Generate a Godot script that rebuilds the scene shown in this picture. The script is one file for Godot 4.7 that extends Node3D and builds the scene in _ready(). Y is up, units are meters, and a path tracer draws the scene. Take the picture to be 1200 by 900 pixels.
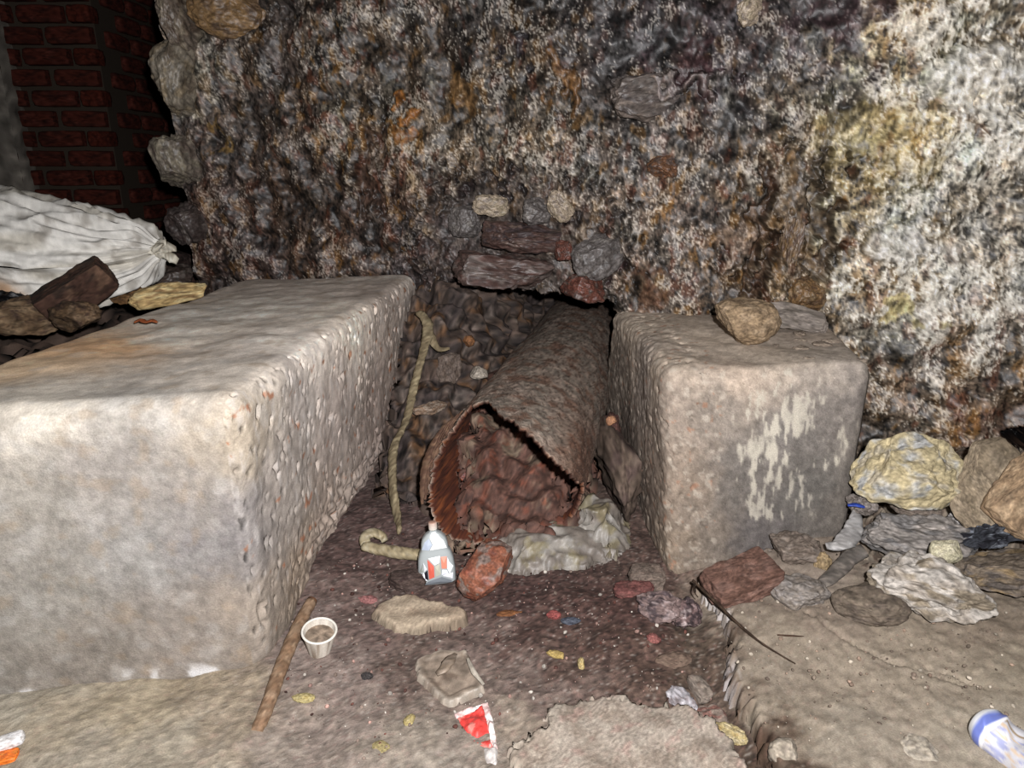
extends Node3D
# A ruined cellar: rough coated masonry wall with a low opening, a torn rusty pipe between two concrete blocks, rubbish and rubble around.

var flash_at := Vector3(0.06, 0.93, 0.02)
var n_big: FastNoiseLite
var n_mid: FastNoiseLite
var n_fine: FastNoiseLite
var n_hi: FastNoiseLite
var n_cell: FastNoiseLite
var n_soft: FastNoiseLite
var n_lump: FastNoiseLite
var n_pit: FastNoiseLite
var grain: Texture2D
var relief: Texture2D
var relief_coarse: Texture2D
var ball := {}
var mat := {}

# ---------------------------------------------------------------- helpers
func noise(s: int, freq: float, octaves := 3, kind := FastNoiseLite.TYPE_SIMPLEX_SMOOTH) -> FastNoiseLite:
	var n := FastNoiseLite.new()
	n.seed = s
	n.noise_type = kind
	n.frequency = freq
	n.fractal_type = FastNoiseLite.FRACTAL_FBM
	n.fractal_octaves = octaves
	return n


func noise_picture(s: int, freq: float, octaves: int, dark: float, light: float, side := 512) -> NoiseTexture2D:
	var t := NoiseTexture2D.new()
	t.width = side
	t.height = side
	t.seamless = true
	t.noise = noise(s, freq, octaves)
	var g := Gradient.new()
	g.set_color(0, Color(dark, dark, dark))
	g.set_color(1, Color(light, light, light))
	t.color_ramp = g
	return t


func surface(called: String, rough: float, spec := 0.4, bump := 0.15, tiles := 4.0, textured := true, coarse := false) -> StandardMaterial3D:
	var m := StandardMaterial3D.new()
	m.resource_name = called
	m.vertex_color_use_as_albedo = true
	m.vertex_color_is_srgb = true
	m.roughness = rough
	m.metallic_specular = spec
	if textured:
		m.albedo_texture = grain
		m.uv1_triplanar = true
		m.uv1_scale = Vector3.ONE * tiles
		m.heightmap_enabled = bump > 0.0
		m.heightmap_texture = relief_coarse if coarse else relief
		m.heightmap_scale = bump
	mat[called] = m
	return m


func commit(v: PackedVector3Array, idx: PackedInt32Array, col: PackedColorArray, uv := PackedVector2Array(), flat := false) -> ArrayMesh:
	if flat:
		var v2 := PackedVector3Array()
		var c2 := PackedColorArray()
		var i2 := PackedInt32Array()
		for k in idx.size():
			v2.append(v[idx[k]])
			c2.append(col[idx[k]])
			i2.append(k)
		v = v2
		col = c2
		idx = i2
	var nrm := PackedVector3Array()
	nrm.resize(v.size())
	for t in range(0, idx.size(), 3):
		var a := idx[t]
		var b := idx[t + 1]
		var c := idx[t + 2]
		var n := (v[c] - v[a]).cross(v[b] - v[a])
		nrm[a] += n
		nrm[b] += n
		nrm[c] += n
	for i in v.size():
		nrm[i] = nrm[i].normalized() if nrm[i].length_squared() > 1e-20 else Vector3.UP
	var arr := []
	arr.resize(Mesh.ARRAY_MAX)
	arr[Mesh.ARRAY_VERTEX] = v
	arr[Mesh.ARRAY_NORMAL] = nrm
	arr[Mesh.ARRAY_COLOR] = col
	arr[Mesh.ARRAY_INDEX] = idx
	if uv.size():
		arr[Mesh.ARRAY_TEX_UV] = uv
	var m := ArrayMesh.new()
	m.add_surface_from_arrays(Mesh.PRIMITIVE_TRIANGLES, arr)
	return m


func part(called: String, mesh: Mesh, m: Material, parent: Node, at := Vector3.ZERO, turn := Vector3.ZERO) -> MeshInstance3D:
	var o := MeshInstance3D.new()
	o.name = called
	o.mesh = mesh
	o.material_override = m
	o.position = at
	o.rotation_degrees = turn
	parent.add_child(o, true)
	return o


func tag(o: Node, label: String, category: String, group := "") -> Node:
	o.set_meta("label", label)
	o.set_meta("category", category)
	if group:
		o.set_meta("group", group)
	return o


func thing(called: String, at: Vector3, label: String, category: String, group := "", turn := 0.0) -> Node3D:
	var o := Node3D.new()
	o.name = called
	o.position = at
	o.rotation_degrees.y = turn
	add_child(o, true)
	tag(o, label, category, group)
	return o


func structure(o: Node) -> Node:
	o.set_meta("kind", "structure")
	return o


func weave(nu: int, nv: int, turned := false) -> PackedInt32Array:
	var idx := PackedInt32Array()
	idx.resize((nu - 1) * (nv - 1) * 6)
	var k := 0
	for j in nv - 1:
		for i in nu - 1:
			var a := j * nu + i
			var b := a + 1
			var c := a + nu
			var d := c + 1
			if turned:
				idx[k] = a
				idx[k + 1] = b
				idx[k + 2] = c
				idx[k + 3] = b
				idx[k + 4] = d
				idx[k + 5] = c
			else:
				idx[k] = a
				idx[k + 1] = c
				idx[k + 2] = b
				idx[k + 3] = b
				idx[k + 4] = c
				idx[k + 5] = d
			k += 6
	return idx


func mix_at(pts: Array, p: Vector3, soft: float) -> Color:
	# colour of a surface between its sampled spots, the nearest spot counting most
	var r := 0.0
	var g := 0.0
	var b := 0.0
	var sum := 0.0
	for e in pts:
		var w: float = 1.0 / (p.distance_squared_to(e[0]) + soft)
		w = w * w
		var c: Color = e[1]
		r += c.r * w
		g += c.g * w
		b += c.b * w
		sum += w
	return Color(r / sum, g / sum, b / sum)


func shade(c: Color, f: float) -> Color:
	return Color(clampf(c.r * f, 0.0, 0.97), clampf(c.g * f, 0.0, 0.97), clampf(c.b * f, 0.0, 0.97))


func sphere_points(sub: int) -> Array:
	if ball.has(sub):
		return ball[sub]
	var t := (1.0 + sqrt(5.0)) / 2.0
	var v := PackedVector3Array()
	for p in [Vector3(-1, t, 0), Vector3(1, t, 0), Vector3(-1, -t, 0), Vector3(1, -t, 0), Vector3(0, -1, t), Vector3(0, 1, t), Vector3(0, -1, -t), Vector3(0, 1, -t), Vector3(t, 0, -1), Vector3(t, 0, 1), Vector3(-t, 0, -1), Vector3(-t, 0, 1)]:
		v.append(p.normalized())
	var f := PackedInt32Array([0, 11, 5, 0, 5, 1, 0, 1, 7, 0, 7, 10, 0, 10, 11, 1, 5, 9, 5, 11, 4, 11, 10, 2, 10, 7, 6, 7, 1, 8, 3, 9, 4, 3, 4, 2, 3, 2, 6, 3, 6, 8, 3, 8, 9, 4, 9, 5, 2, 4, 11, 6, 2, 10, 8, 6, 7, 9, 8, 1])
	for s in sub:
		var mids := {}
		var f2 := PackedInt32Array()
		for k in range(0, f.size(), 3):
			var m := [0, 0, 0]
			for e in 3:
				var a := f[k + e]
				var b := f[k + (e + 1) % 3]
				var key := mini(a, b) * 1000000 + maxi(a, b)
				if not mids.has(key):
					mids[key] = v.size()
					v.append((v[a] + v[b]).normalized())
				m[e] = mids[key]
			f2.append_array(PackedInt32Array([f[k], m[0], m[2], f[k + 1], m[1], m[0], f[k + 2], m[2], m[1], m[0], m[1], m[2]]))
		f = f2
	for k in range(0, f.size(), 3):  # clockwise seen from outside
		var a := f[k + 1]
		f[k + 1] = f[k + 2]
		f[k + 2] = a
	ball[sub] = [v, f]
	return ball[sub]


# a broken stone or brick: half sizes, seed, three tones; faces cut flat, then worn
func rock(half: Vector3, s: int, tones: Array, opt := {}) -> ArrayMesh:
	var rng := RandomNumberGenerator.new()
	rng.seed = s * 7919 + 13
	var sub: int = opt.get("sub", 4)
	var b := sphere_points(sub)
	var src: PackedVector3Array = b[0]
	var cuts := []
	for k in int(opt.get("cuts", 7)):
		cuts.append([Vector3(rng.randfn(), rng.randfn(), rng.randfn()).normalized(), rng.randf_range(0.55, 0.82)])
	var boxy: float = opt.get("boxy", 0.0)
	var rough: float = opt.get("rough", 0.08)
	var turn := Basis.from_euler(opt.get("turn", Vector3.ZERO) * PI / 180.0)
	var patch: float = opt.get("patch", 0.15)
	var off := Vector3(s * 3.1, s * 1.7, s * 2.3)
	var size := (half.x + half.y + half.z) / 3.0
	var v := PackedVector3Array()
	var col := PackedColorArray()
	v.resize(src.size())
	col.resize(src.size())
	var low := 1e9
	for i in src.size():
		var p := src[i]
		var q := p
		if boxy > 0.0:
			var m := maxf(absf(p.x), maxf(absf(p.y), absf(p.z)))
			q = p.lerp(p / m * 0.86, boxy)
		for c in cuts:
			var d: float = q.dot(c[0]) - c[1]
			if d > 0.0:
				q -= c[0] * d * 0.9
		var f := n_big.get_noise_3dv(p * 0.45 + off) * 1.1 + n_soft.get_noise_3dv(p * 0.3 + off) * 0.28 + n_lump.get_noise_3dv(p * 0.3 + off) * 0.1 + n_fine.get_noise_3dv(p * 0.3 + off) * 0.06
		q = q * half + p * f * rough * size * 1.6
		q = turn * q
		v[i] = q
		low = minf(low, q.y)
		var w1 := smoothstep(patch - 0.14, patch + 0.12, n_big.get_noise_3dv(p * 0.5 - off))
		var w2 := smoothstep(0.05, 0.5, n_mid.get_noise_3dv(p * 0.12 + off * 2.0))
		var c0: Color = tones[0]
		c0 = c0.lerp(tones[1], w1).lerp(tones[2], w2)
		col[i] = shade(c0, 1.0 + n_fine.get_noise_3dv(p * 0.2 + off) * 0.35 + n_mid.get_noise_3dv(p * 0.2 + off) * 0.25 + n_hi.get_noise_3dv(p * 0.2 + off) * 0.25)
	if opt.get("on_ground", true):
		var sink: float = opt.get("sink", 0.004)
		for i in v.size():
			v[i].y -= low + sink
	return commit(v, b[1], col, PackedVector2Array(), opt.get("flat", false))


func edge_distance(p: Vector2, poly: PackedVector2Array) -> float:
	var best := 1e9
	var inside := false
	var n := poly.size()
	var j := n - 1
	for i in n:
		var a := poly[i]
		var b := poly[j]
		var ab := b - a
		var t := clampf((p - a).dot(ab) / maxf(ab.length_squared(), 1e-9), 0.0, 1.0)
		best = minf(best, p.distance_squared_to(a + ab * t))
		if (a.y > p.y) != (b.y > p.y) and p.x < (b.x - a.x) * (p.y - a.y) / (b.y - a.y) + a.x:
			inside = not inside
		j = i
	return sqrt(best) * (1.0 if inside else -1.0)


# a low piece that lies on the ground: outline in x and z, height by distance from its edge; closed underneath
func lying(poly: PackedVector2Array, step: float, wobble: float, height: Callable, tone: Callable, foot: float) -> ArrayMesh:
	var box := Rect2(poly[0], Vector2.ZERO)
	for p in poly:
		box = box.expand(p)
	box = box.grow(step * 2.0)
	var nu := int(box.size.x / step) + 2
	var nv := int(box.size.y / step) + 2
	var id := PackedInt32Array()
	id.resize(nu * nv)
	var v := PackedVector3Array()
	var col := PackedColorArray()
	for j in nv:
		for i in nu:
			var p := box.position + Vector2(i, j) * step
			var d := edge_distance(p + Vector2(n_fine.get_noise_2d(p.x, p.y), n_fine.get_noise_2d(p.y + 9.0, p.x)) * wobble, poly)
			if d < -step * 1.2:
				id[j * nu + i] = -1
				continue
			if d < step * 0.5:  # draw the outer ring in to the outline, so that the rim runs smooth
				var gx := edge_distance(p + Vector2(step * 0.5, 0), poly) - edge_distance(p - Vector2(step * 0.5, 0), poly)
				var gy := edge_distance(p + Vector2(0, step * 0.5), poly) - edge_distance(p - Vector2(0, step * 0.5), poly)
				p += Vector2(gx, gy).normalized() * -d
			id[j * nu + i] = v.size()
			var h: float = height.call(p, maxf(d, 0.0)) if d >= step * 0.5 else foot
			v.append(Vector3(p.x, h, p.y))
			col.append(tone.call(p, d))
	var idx := PackedInt32Array()
	var count := v.size()
	for j in nv - 1:
		for i in nu - 1:
			var a := id[j * nu + i]
			var b := id[j * nu + i + 1]
			var c := id[(j + 1) * nu + i]
			var e := id[(j + 1) * nu + i + 1]
			if a < 0 or b < 0 or c < 0 or e < 0:
				continue
			idx.append_array(PackedInt32Array([a, b, c, b, e, c]))
	for i in count:
		v.append(Vector3(v[i].x, foot - 0.001, v[i].z))
		col.append(col[i])
	for k in range(0, idx.size(), 3):
		idx.append_array(PackedInt32Array([idx[k] + count, idx[k + 2] + count, idx[k + 1] + count]))
	return commit(v, idx, col)


# a second pass over a piece: pushes it in and out along its normals, so that steep sides are as rough as flat ones
func roughen(m: ArrayMesh, mid: float, fine: float, tone: Callable, folds: FastNoiseLite = null) -> ArrayMesh:
	var a := m.surface_get_arrays(0)
	var v: PackedVector3Array = a[Mesh.ARRAY_VERTEX]
	var n: PackedVector3Array = a[Mesh.ARRAY_NORMAL]
	var c: PackedColorArray = a[Mesh.ARRAY_COLOR]
	for i in v.size():
		var p := v[i]
		var w := n_soft.get_noise_3dv(p * 1.4) if folds == null else 0.2 - absf(folds.get_noise_3d(p.x * 0.7 + p.z * 0.5, p.y, p.z * 1.7 - p.x * 0.4)) * 1.2
		c[i] = tone.call(p, c[i])
		v[i] = p + n[i] * (w * mid + (n_lump.get_noise_3dv(p) * 0.14 * mid if folds == null else 0.0) + n_fine.get_noise_3dv(p) * fine)
	return commit(v, a[Mesh.ARRAY_INDEX], c)


# a tube or strap along points; radii per point, flatness squashes it along its own up
func swept(pts: Array, radii: Array, sides: int, tones: Array, flat_ratio := 1.0, wob := 0.0, twist := 0.0) -> ArrayMesh:
	var curve := Curve3D.new()
	curve.bake_interval = 0.004
	for i in pts.size():
		var back: Vector3 = pts[maxi(i - 1, 0)]
		var on: Vector3 = pts[mini(i + 1, pts.size() - 1)]
		curve.add_point(pts[i], (back - on) / 6.0, (on - back) / 6.0)
	var length := curve.get_baked_length()
	var rings := maxi(6, int(length / 0.006))
	var v := PackedVector3Array()
	var col := PackedColorArray()
	var up := Vector3.UP
	for k in rings + 1:
		var t := float(k) / rings
		var at := curve.sample_baked(t * length, true)
		var dir := (curve.sample_baked(minf(t * length + 0.004, length), true) - curve.sample_baked(maxf(t * length - 0.004, 0.0), true)).normalized()
		var side := dir.cross(up)
		side = Vector3.RIGHT if side.length() < 0.1 else side.normalized()
		var nor := side.cross(dir).normalized()
		side = side.rotated(dir, twist * t)
		nor = nor.rotated(dir, twist * t)
		var f := t * (radii.size() - 1)
		var lo := int(f)
		var r: float = lerpf(radii[lo], radii[mini(lo + 1, radii.size() - 1)], f - lo)
		for s in sides:
			var a := TAU * s / sides
			var w := 1.0 + n_fine.get_noise_3dv(at + Vector3(a * 0.02, 0, 0)) * wob
			v.append(at + side * cos(a) * r * w + nor * sin(a) * r * flat_ratio * w)
			col.append(shade(tones[0].lerp(tones[1], smoothstep(-0.1, 0.3, n_fine.get_noise_3dv(at * 1.3 + Vector3(cos(a), sin(a), 0) * 0.01))), 1.0 + 0.4 * n_hi.get_noise_3dv(v[v.size() - 1])))
	var idx := PackedInt32Array()
	for k in rings:
		for s in sides:
			var a := k * sides + s
			var b := k * sides + (s + 1) % sides
			idx.append_array(PackedInt32Array([a, b, a + sides, b, b + sides, a + sides]))
	for e in [0, rings]:
		var mid := Vector3.ZERO
		for s in sides:
			mid += v[e * sides + s] / sides
		v.append(mid)
		col.append(tones[1])
		for s in sides:
			var a: int = e * sides + s
			var b: int = e * sides + (s + 1) % sides
			idx.append_array(PackedInt32Array([v.size() - 1, b, a] if e == 0 else [v.size() - 1, a, b]))
	return commit(v, idx, col)


# turned shape about y: profile of (radius, height)
func lathe(profile: Array, sides: int, tone: Callable, squash := 1.0) -> ArrayMesh:
	var v := PackedVector3Array()
	var col := PackedColorArray()
	for p in profile:
		for s in sides + 1:
			var a := TAU * s / sides
			var q := Vector3(cos(a) * p.x, p.y, sin(a) * p.x * squash)
			v.append(q)
			col.append(tone.call(q))
	return commit(v, weave(sides + 1, profile.size(), true), col)


func trilinear(c: Array, t: Vector3) -> Vector3:
	var a: Vector3 = c[0].lerp(c[1], t.x)
	var b: Vector3 = c[2].lerp(c[3], t.x)
	var d: Vector3 = c[4].lerp(c[5], t.x)
	var e: Vector3 = c[6].lerp(c[7], t.x)
	return a.lerp(b, t.y).lerp(d.lerp(e, t.y), t.z)


# worn block with rounded edges between eight corners (x, then y, then z changing fastest); faces: -x +x -y +y -z +z
func block(corners: Array, dims: Vector3, radius: float, step: Array, shift: Callable, tone: Callable) -> ArrayMesh:
	var seen := {}
	var v := PackedVector3Array()
	var idx := PackedInt32Array()
	for face in 6:
		if step[face] <= 0.0:
			continue
		var axis := face / 2
		var ua := (axis + 1) % 3
		var va := (axis + 2) % 3
		var nu := int(dims[ua] / step[face]) + 2
		var nv := int(dims[va] / step[face]) + 2
		var id := PackedInt32Array()
		id.resize(nu * nv)
		for j in nv:
			for i in nu:
				var t := Vector3.ZERO
				t[axis] = float(face % 2)
				t[ua] = float(i) / (nu - 1)
				t[va] = float(j) / (nv - 1)
				var q := t * dims
				var inner := q.clamp(Vector3.ONE * radius, dims - Vector3.ONE * radius)
				var w := (q - inner)
				if w.length() > 1e-6:
					q = inner + w.normalized() * radius
				var key := Vector3i(t * 100000.0)
				var border := i == 0 or j == 0 or i == nu - 1 or j == nv - 1
				if border and seen.has(key):
					id[j * nu + i] = seen[key]
					continue
				id[j * nu + i] = v.size()
				if border:
					seen[key] = v.size()
				v.append(trilinear(corners, q / dims))
		for j in nv - 1:
			for i in nu - 1:
				var a := id[j * nu + i]
				var b := id[j * nu + i + 1]
				var c := id[(j + 1) * nu + i]
				var d := id[(j + 1) * nu + i + 1]
				if face % 2:
					idx.append_array(PackedInt32Array([a, c, b, b, c, d]))
				else:
					idx.append_array(PackedInt32Array([a, b, c, b, d, c]))
	var plain := PackedColorArray()
	plain.resize(v.size())
	var first := commit(v, idx, plain)
	var nrm: PackedVector3Array = first.surface_get_arrays(0)[Mesh.ARRAY_NORMAL]
	var col := PackedColorArray()
	col.resize(v.size())
	for i in v.size():
		var d: float = shift.call(v[i], nrm[i])
		col[i] = tone.call(v[i], nrm[i], d)
		v[i] += nrm[i] * d
	return commit(v, idx, col)


# ---------------------------------------------------------------- the masonry wall
var wall_line := [Vector2(-1.14, -2.46), Vector2(-0.31, -2.3), Vector2(0.287, -2.04), Vector2(0.71, -1.91), Vector2(1.173, -1.74), Vector2(1.9, -1.47)]
var wall_tones := []
var wall_white := []
var wall_marks := []
var hole := PackedVector2Array()

func wall_z(x: float) -> float:
	for k in wall_line.size() - 1:
		if x <= wall_line[k + 1].x or k == wall_line.size() - 2:
			return lerpf(wall_line[k].y, wall_line[k + 1].y, (x - wall_line[k].x) / (wall_line[k + 1].x - wall_line[k].x))
	return 0.0


func wall_piece(x0: float, x1: float, nu: int, nv: int, top: float) -> ArrayMesh:
	var v := PackedVector3Array()
	var col := PackedColorArray()
	v.resize(nu * nv)
	col.resize(nu * nv)
	var open := PackedByteArray()
	open.resize(nu * nv)
	var streak := noise(41, 20.0, 3)
	var blot := noise(42, 9.0, 3)
	var rust_n := noise(43, 13.0, 3)
	var speck := noise(44, 60.0, 3)
	var tiny := noise(45, 130.0, 2)
	for j in nv:
		for i in nu:
			var x := lerpf(x0, x1, float(i) / (nu - 1))
			var y := lerpf(-0.05, 1.62, float(j) / (nv - 2)) if j < nv - 1 else 2.35
			var p := Vector3(x, y, wall_z(x))
			var k := i + j * nu
			var wx := n_mid.get_noise_2d(x, y * 0.8)
			var wy := n_mid.get_noise_2d(y * 0.8 + 5.0, x)
			var warped := p + Vector3(wx, wy, 0) * 0.16
			warped.z = 0.0
			var c := mix_at(wall_tones, warped, 0.0012)
			var cw := mix_at(wall_white, warped, 0.006)  # r: how white, g: how rusty, b: how rough
			var big := n_big.get_noise_2d(x, y)
			var mid := n_fine.get_noise_2d(x, y * 0.75)
			var st := streak.get_noise_2d(x * 1.6, y * 0.5)
			var sp := speck.get_noise_2d(x, y * 0.6)
			var ti := tiny.get_noise_2d(x, y * 0.75)
			var out := big * 0.035 + n_soft.get_noise_2d(x, y) * 0.016 + n_lump.get_noise_2d(x, y) * 0.004 + mid * 0.0014 + sp * 0.0006 + ti * 0.0003
			c = shade(c, 1.0 + wx * 0.5 + big * 0.35 + mid * 0.4 + st * 0.25 + sp * 0.18 + ti * 0.15)
			var hue := n_soft.get_noise_2d(x * 0.8 + 20.0, y * 0.6) + wy * 0.6
			c = Color(c.r * (1.0 + hue * 0.06), c.g, c.b * (1.0 - maxf(hue, -0.3) * 0.08))
			var dark := smoothstep(0.1, 0.34, blot.get_noise_2d(x, y * 0.8) - cw.r * 0.25)
			c = c.lerp(shade(c, 0.5), dark * 0.75)
			var ru := rust_n.get_noise_2d(x * 1.3, y * 0.7)
			c = c.lerp(Color(0.52, 0.35, 0.15), smoothstep(0.22, 0.45, ru + big * 0.3 - 0.05) * cw.g * 0.65)
			c = c.lerp(Color(0.36, 0.19, 0.13), smoothstep(0.2, 0.45, -ru + big * 0.3 - 0.05) * cw.g * 0.65)
			var soft := smoothstep(0.5, 0.85, cw.r)  # thick crust lies in broad swirls, thin crust in specks
			var wh := smoothstep(0.2, 0.3 + 0.14 * soft, sp * 0.35 + st * 0.35 + ti * (0.7 - 0.45 * soft) + mid * 0.35 * soft + wy * 0.75 + big * 0.45 + (cw.r - 0.64) * 0.6)
			c = c.lerp(Color(0.86, 0.84, 0.79), wh * clampf(cw.r * 0.98, 0.0, 0.8))
			out += wh * cw.r * 0.003
			c = c.lerp(Color(0.8, 0.78, 0.73), smoothstep(0.26, 0.42, n_fine.get_noise_2d(x * 1.2 + 3.0 + wx * 0.05, y * 0.14)) * smoothstep(0.4, 0.8, cw.r) * 0.55)
			c = c.lerp(shade(c, 0.4), smoothstep(0.2, 0.5, -sp * 0.7 - ti * 0.4 - mid * 0.5 - wy * 0.6) * 0.5)
			c = shade(c, 1.0 + sp * 0.3 + ti * 0.3 - 0.35 * smoothstep(0.25, 0.5, n_lump.get_noise_2d(x + 8.0, y)) * cw.r)
			for m in wall_marks:  # stains and hollows with an outline of their own
				var dx: float = (warped.x * 0.5 + x * 0.5 - m[0].x) / m[1]
				var dy: float = (warped.y * 0.5 + y * 0.5 - m[0].y) / m[2]
				var r := dx * dx + dy * dy
				if r < 1.6:
					var w: float = (1.0 - smoothstep(0.55, 1.25, r + mid * 0.7))
					if m[4] > 0.0:
						c = c.lerp(shade(m[3], 1.0 + mid * 0.6 + sp * 0.4), w * m[4])
					out += w * m[5]
			# the low opening under the lintel, and the masonry reveal behind it
			var d := -1.0
			if y < 0.62 and x > -0.4 and x < 0.4:
				d = edge_distance(Vector2(x + sp * 0.012 + mid * 0.012, y + mid * 0.012), hole)
			if d > -0.05:
				out -= 0.02 * smoothstep(-0.05, 0.0, d)
			if d > 0.0:
				out = -0.3
			if j == 0 or j == nv - 1:
				out = -0.02
			v[k] = p + Vector3(-0.3, 0, 0.95) * out if d > 0.0 else p + Vector3(-0.2, 0, 0.98) * out
			open[k] = 1 if d > 0.0 else 0
			col[k] = c
	var idx := weave(nu, nv)
	var kept := PackedInt32Array()
	for t in range(0, idx.size(), 3):
		if open[idx[t]] + open[idx[t + 1]] + open[idx[t + 2]] < 3:
			kept.append_array(idx.slice(t, t + 3))
	return commit(v, kept, col)


# ---------------------------------------------------------------- the ground
var ground_tones := []
var slab_edge := PackedVector2Array([Vector2(0.384, -1.290), Vector2(0.402, -1.205), Vector2(0.398, -1.111), Vector2(0.359, -0.985), Vector2(0.371, -0.898), Vector2(0.371, -0.785), Vector2(0.387, -0.674), Vector2(0.968, -0.674), Vector2(2.195, -1.205), Vector2(1.829, -2.005), Vector2(0.841, -1.562)])
var pale_edge := PackedVector2Array([Vector2(0.000, -0.802), Vector2(-0.015, -0.854), Vector2(0.043, -0.891), Vector2(0.063, -0.942), Vector2(0.127, -0.960), Vector2(0.190, -0.958), Vector2(0.219, -0.942), Vector2(0.279, -0.946), Vector2(0.322, -0.909), Vector2(0.340, -0.860), Vector2(0.349, -0.802), Vector2(0.331, -0.726), Vector2(-0.011, -0.726)])

func ground_y(x: float, z: float) -> float:
	var y := n_big.get_noise_2d(x, z) * 0.012 + n_soft.get_noise_2d(x, z) * 0.005 + n_lump.get_noise_2d(x, z) * 0.001
	y += 0.03 * smoothstep(-1.75, -2.3, z)
	y += 0.012 * smoothstep(-0.3, -0.5, x) * smoothstep(-1.1, -0.95, z)
	# worn gutter along the foot of the raised slab
	var gx := 0.36 + (z + 1.3) * -0.12
	y -= 0.022 * exp(-pow((x - gx) / 0.05, 2.0)) * smoothstep(-1.45, -1.2, z)
	return y


func ground_colour(p: Vector3, strength := 1.0) -> Color:
	var w := p + Vector3(n_mid.get_noise_2d(p.x, p.z), 0, n_mid.get_noise_2d(p.z, p.x)) * 0.07
	w.y = 0.0
	var c := mix_at(ground_tones, w, 0.0012)
	var hi := n_hi.get_noise_2d(p.x, p.z)
	var fine := n_fine.get_noise_2d(p.x, p.z)
	var cell := n_cell.get_noise_2d(p.x, p.z)
	strength *= clampf(1.5 - c.g * 1.9, 0.3, 1.0)
	c = shade(c, 1.0 + fine * 0.5 * strength + hi * 0.35 * strength)
	c = c.lerp(Color(0.62, 0.46, 0.43), smoothstep(0.3, 0.5, n_fine.get_noise_2d(p.x * 1.4 + 7.0, p.z * 1.4)) * 0.35 * strength)
	c = c.lerp(Color(0.8, 0.78, 0.74), smoothstep(0.36, 0.52, n_hi.get_noise_2d(p.z * 0.9 + 3.0, p.x * 0.9)) * 0.5 * strength)
	c = c.lerp(shade(c, 0.5), smoothstep(0.3, 0.5, n_hi.get_noise_2d(p.x * 0.8 - 7.0, p.z * 0.8)) * 0.55 * strength)
	return shade(c, 1.0 + cell * 0.15)


func make_ground() -> Node3D:
	var nu := 560
	var nv := 460
	var v := PackedVector3Array()
	var col := PackedColorArray()
	v.resize(nu * nv)
	col.resize(nu * nv)
	for j in nv:
		for i in nu:
			var p := Vector3(lerpf(-1.05, 1.9, float(i) / (nu - 1)), 0, lerpf(-2.35, -0.5, float(j) / (nv - 1)))
			var k := j * nu + i
			var grit := maxf(0.0, n_hi.get_noise_2d(p.x, p.z) - 0.15) * 0.003 + n_fine.get_noise_2d(p.x, p.z) * 0.0018
			col[k] = ground_colour(p)
			p.y = ground_y(p.x, p.z) + grit
			v[k] = p
	var o := part("floor", commit(v, weave(nu, nv, true), col), mat.soil, self)
	structure(o)
	var sub := BoxMesh.new()
	sub.size = Vector3(6.4, 0.1, 7.6)
	part("bed", sub, mat.shell, o, Vector3(-0.9, -0.11, -1.2))
	var slab := lying(slab_edge, 0.005, 0.018, func(p, d):
		var cr := 0.0
		for line in [PackedVector2Array([Vector2(0.561, -1.150), Vector2(0.578, -1.103), Vector2(0.607, -1.058)]), PackedVector2Array([Vector2(0.607, -1.058), Vector2(0.648, -1.017), Vector2(0.701, -0.993), Vector2(0.748, -0.965)]), PackedVector2Array([Vector2(0.708, -1.006), Vector2(0.746, -0.985), Vector2(0.774, -0.961)])]:
			for k in line.size() - 1:
				var q := Geometry2D.get_closest_point_to_segment(p + Vector2(n_fine.get_noise_2d(p.x, p.y), n_fine.get_noise_2d(p.y, p.x)) * 0.012, line[k], line[k + 1])
				cr = maxf(cr, 1.0 - smoothstep(0.002, 0.007, q.distance_to(p)))
		return 0.03 * smoothstep(0.0, 0.02, d) + n_big.get_noise_2d(p.x, p.y) * 0.012 + n_lump.get_noise_2d(p.x, p.y) * 0.003 + n_hi.get_noise_2d(p.x, p.y) * 0.0008 - cr * 0.006 + 0.0025,
	func(p, d):
		var c := ground_colour(Vector3(p.x, 0, p.y), 0.6)
		var w: float = 1.0 - smoothstep(0.0, 0.022, d + n_hi.get_noise_2d(p.x, p.y) * 0.02)
		var salt: float = smoothstep(-0.1, 0.25, n_big.get_noise_2d(p.x * 1.5 + 3.0, p.y * 1.5))
		return c.lerp(Color(0.8, 0.79, 0.8), w * salt * 0.6), -0.03)
	part("slab", slab, mat.dusty, o).set_meta("label", "raised grey brown slab with cracked dusty top")
	var pale := lying(pale_edge, 0.004, 0.02, func(p, d): return 0.014 * smoothstep(0.0, 0.012, d) + n_soft.get_noise_2d(p.x, p.y) * 0.006 + n_fine.get_noise_2d(p.x, p.y) * 0.001 + n_hi.get_noise_2d(p.x, p.y) * 0.0006,
	func(p, d):
		var c := Color(0.57, 0.53, 0.485).lerp(Color(0.51, 0.465, 0.42), smoothstep(-0.2, 0.3, n_mid.get_noise_2d(p.x, p.y)))
		c = c.lerp(Color(0.57, 0.465, 0.43), smoothstep(0.2, 0.45, n_mid.get_noise_2d(p.x * 1.5 + 4.0, p.y * 1.5)) * 0.5)
		c = c.lerp(Color(0.64, 0.61, 0.56), smoothstep(0.1, 0.4, n_fine.get_noise_2d(p.x - 4.0, p.y)) * 0.4)
		c = c.lerp(Color(0.66, 0.63, 0.57), (1.0 - smoothstep(0.0, 0.02, d)) * 0.5)
		return shade(c, 1.0 + n_hi.get_noise_2d(p.x, p.y) * 0.3), -0.02)
	part("slab", pale, mat.dusty, o).set_meta("label", "pale worn slab of screed with a ragged edge")
	return o


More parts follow.
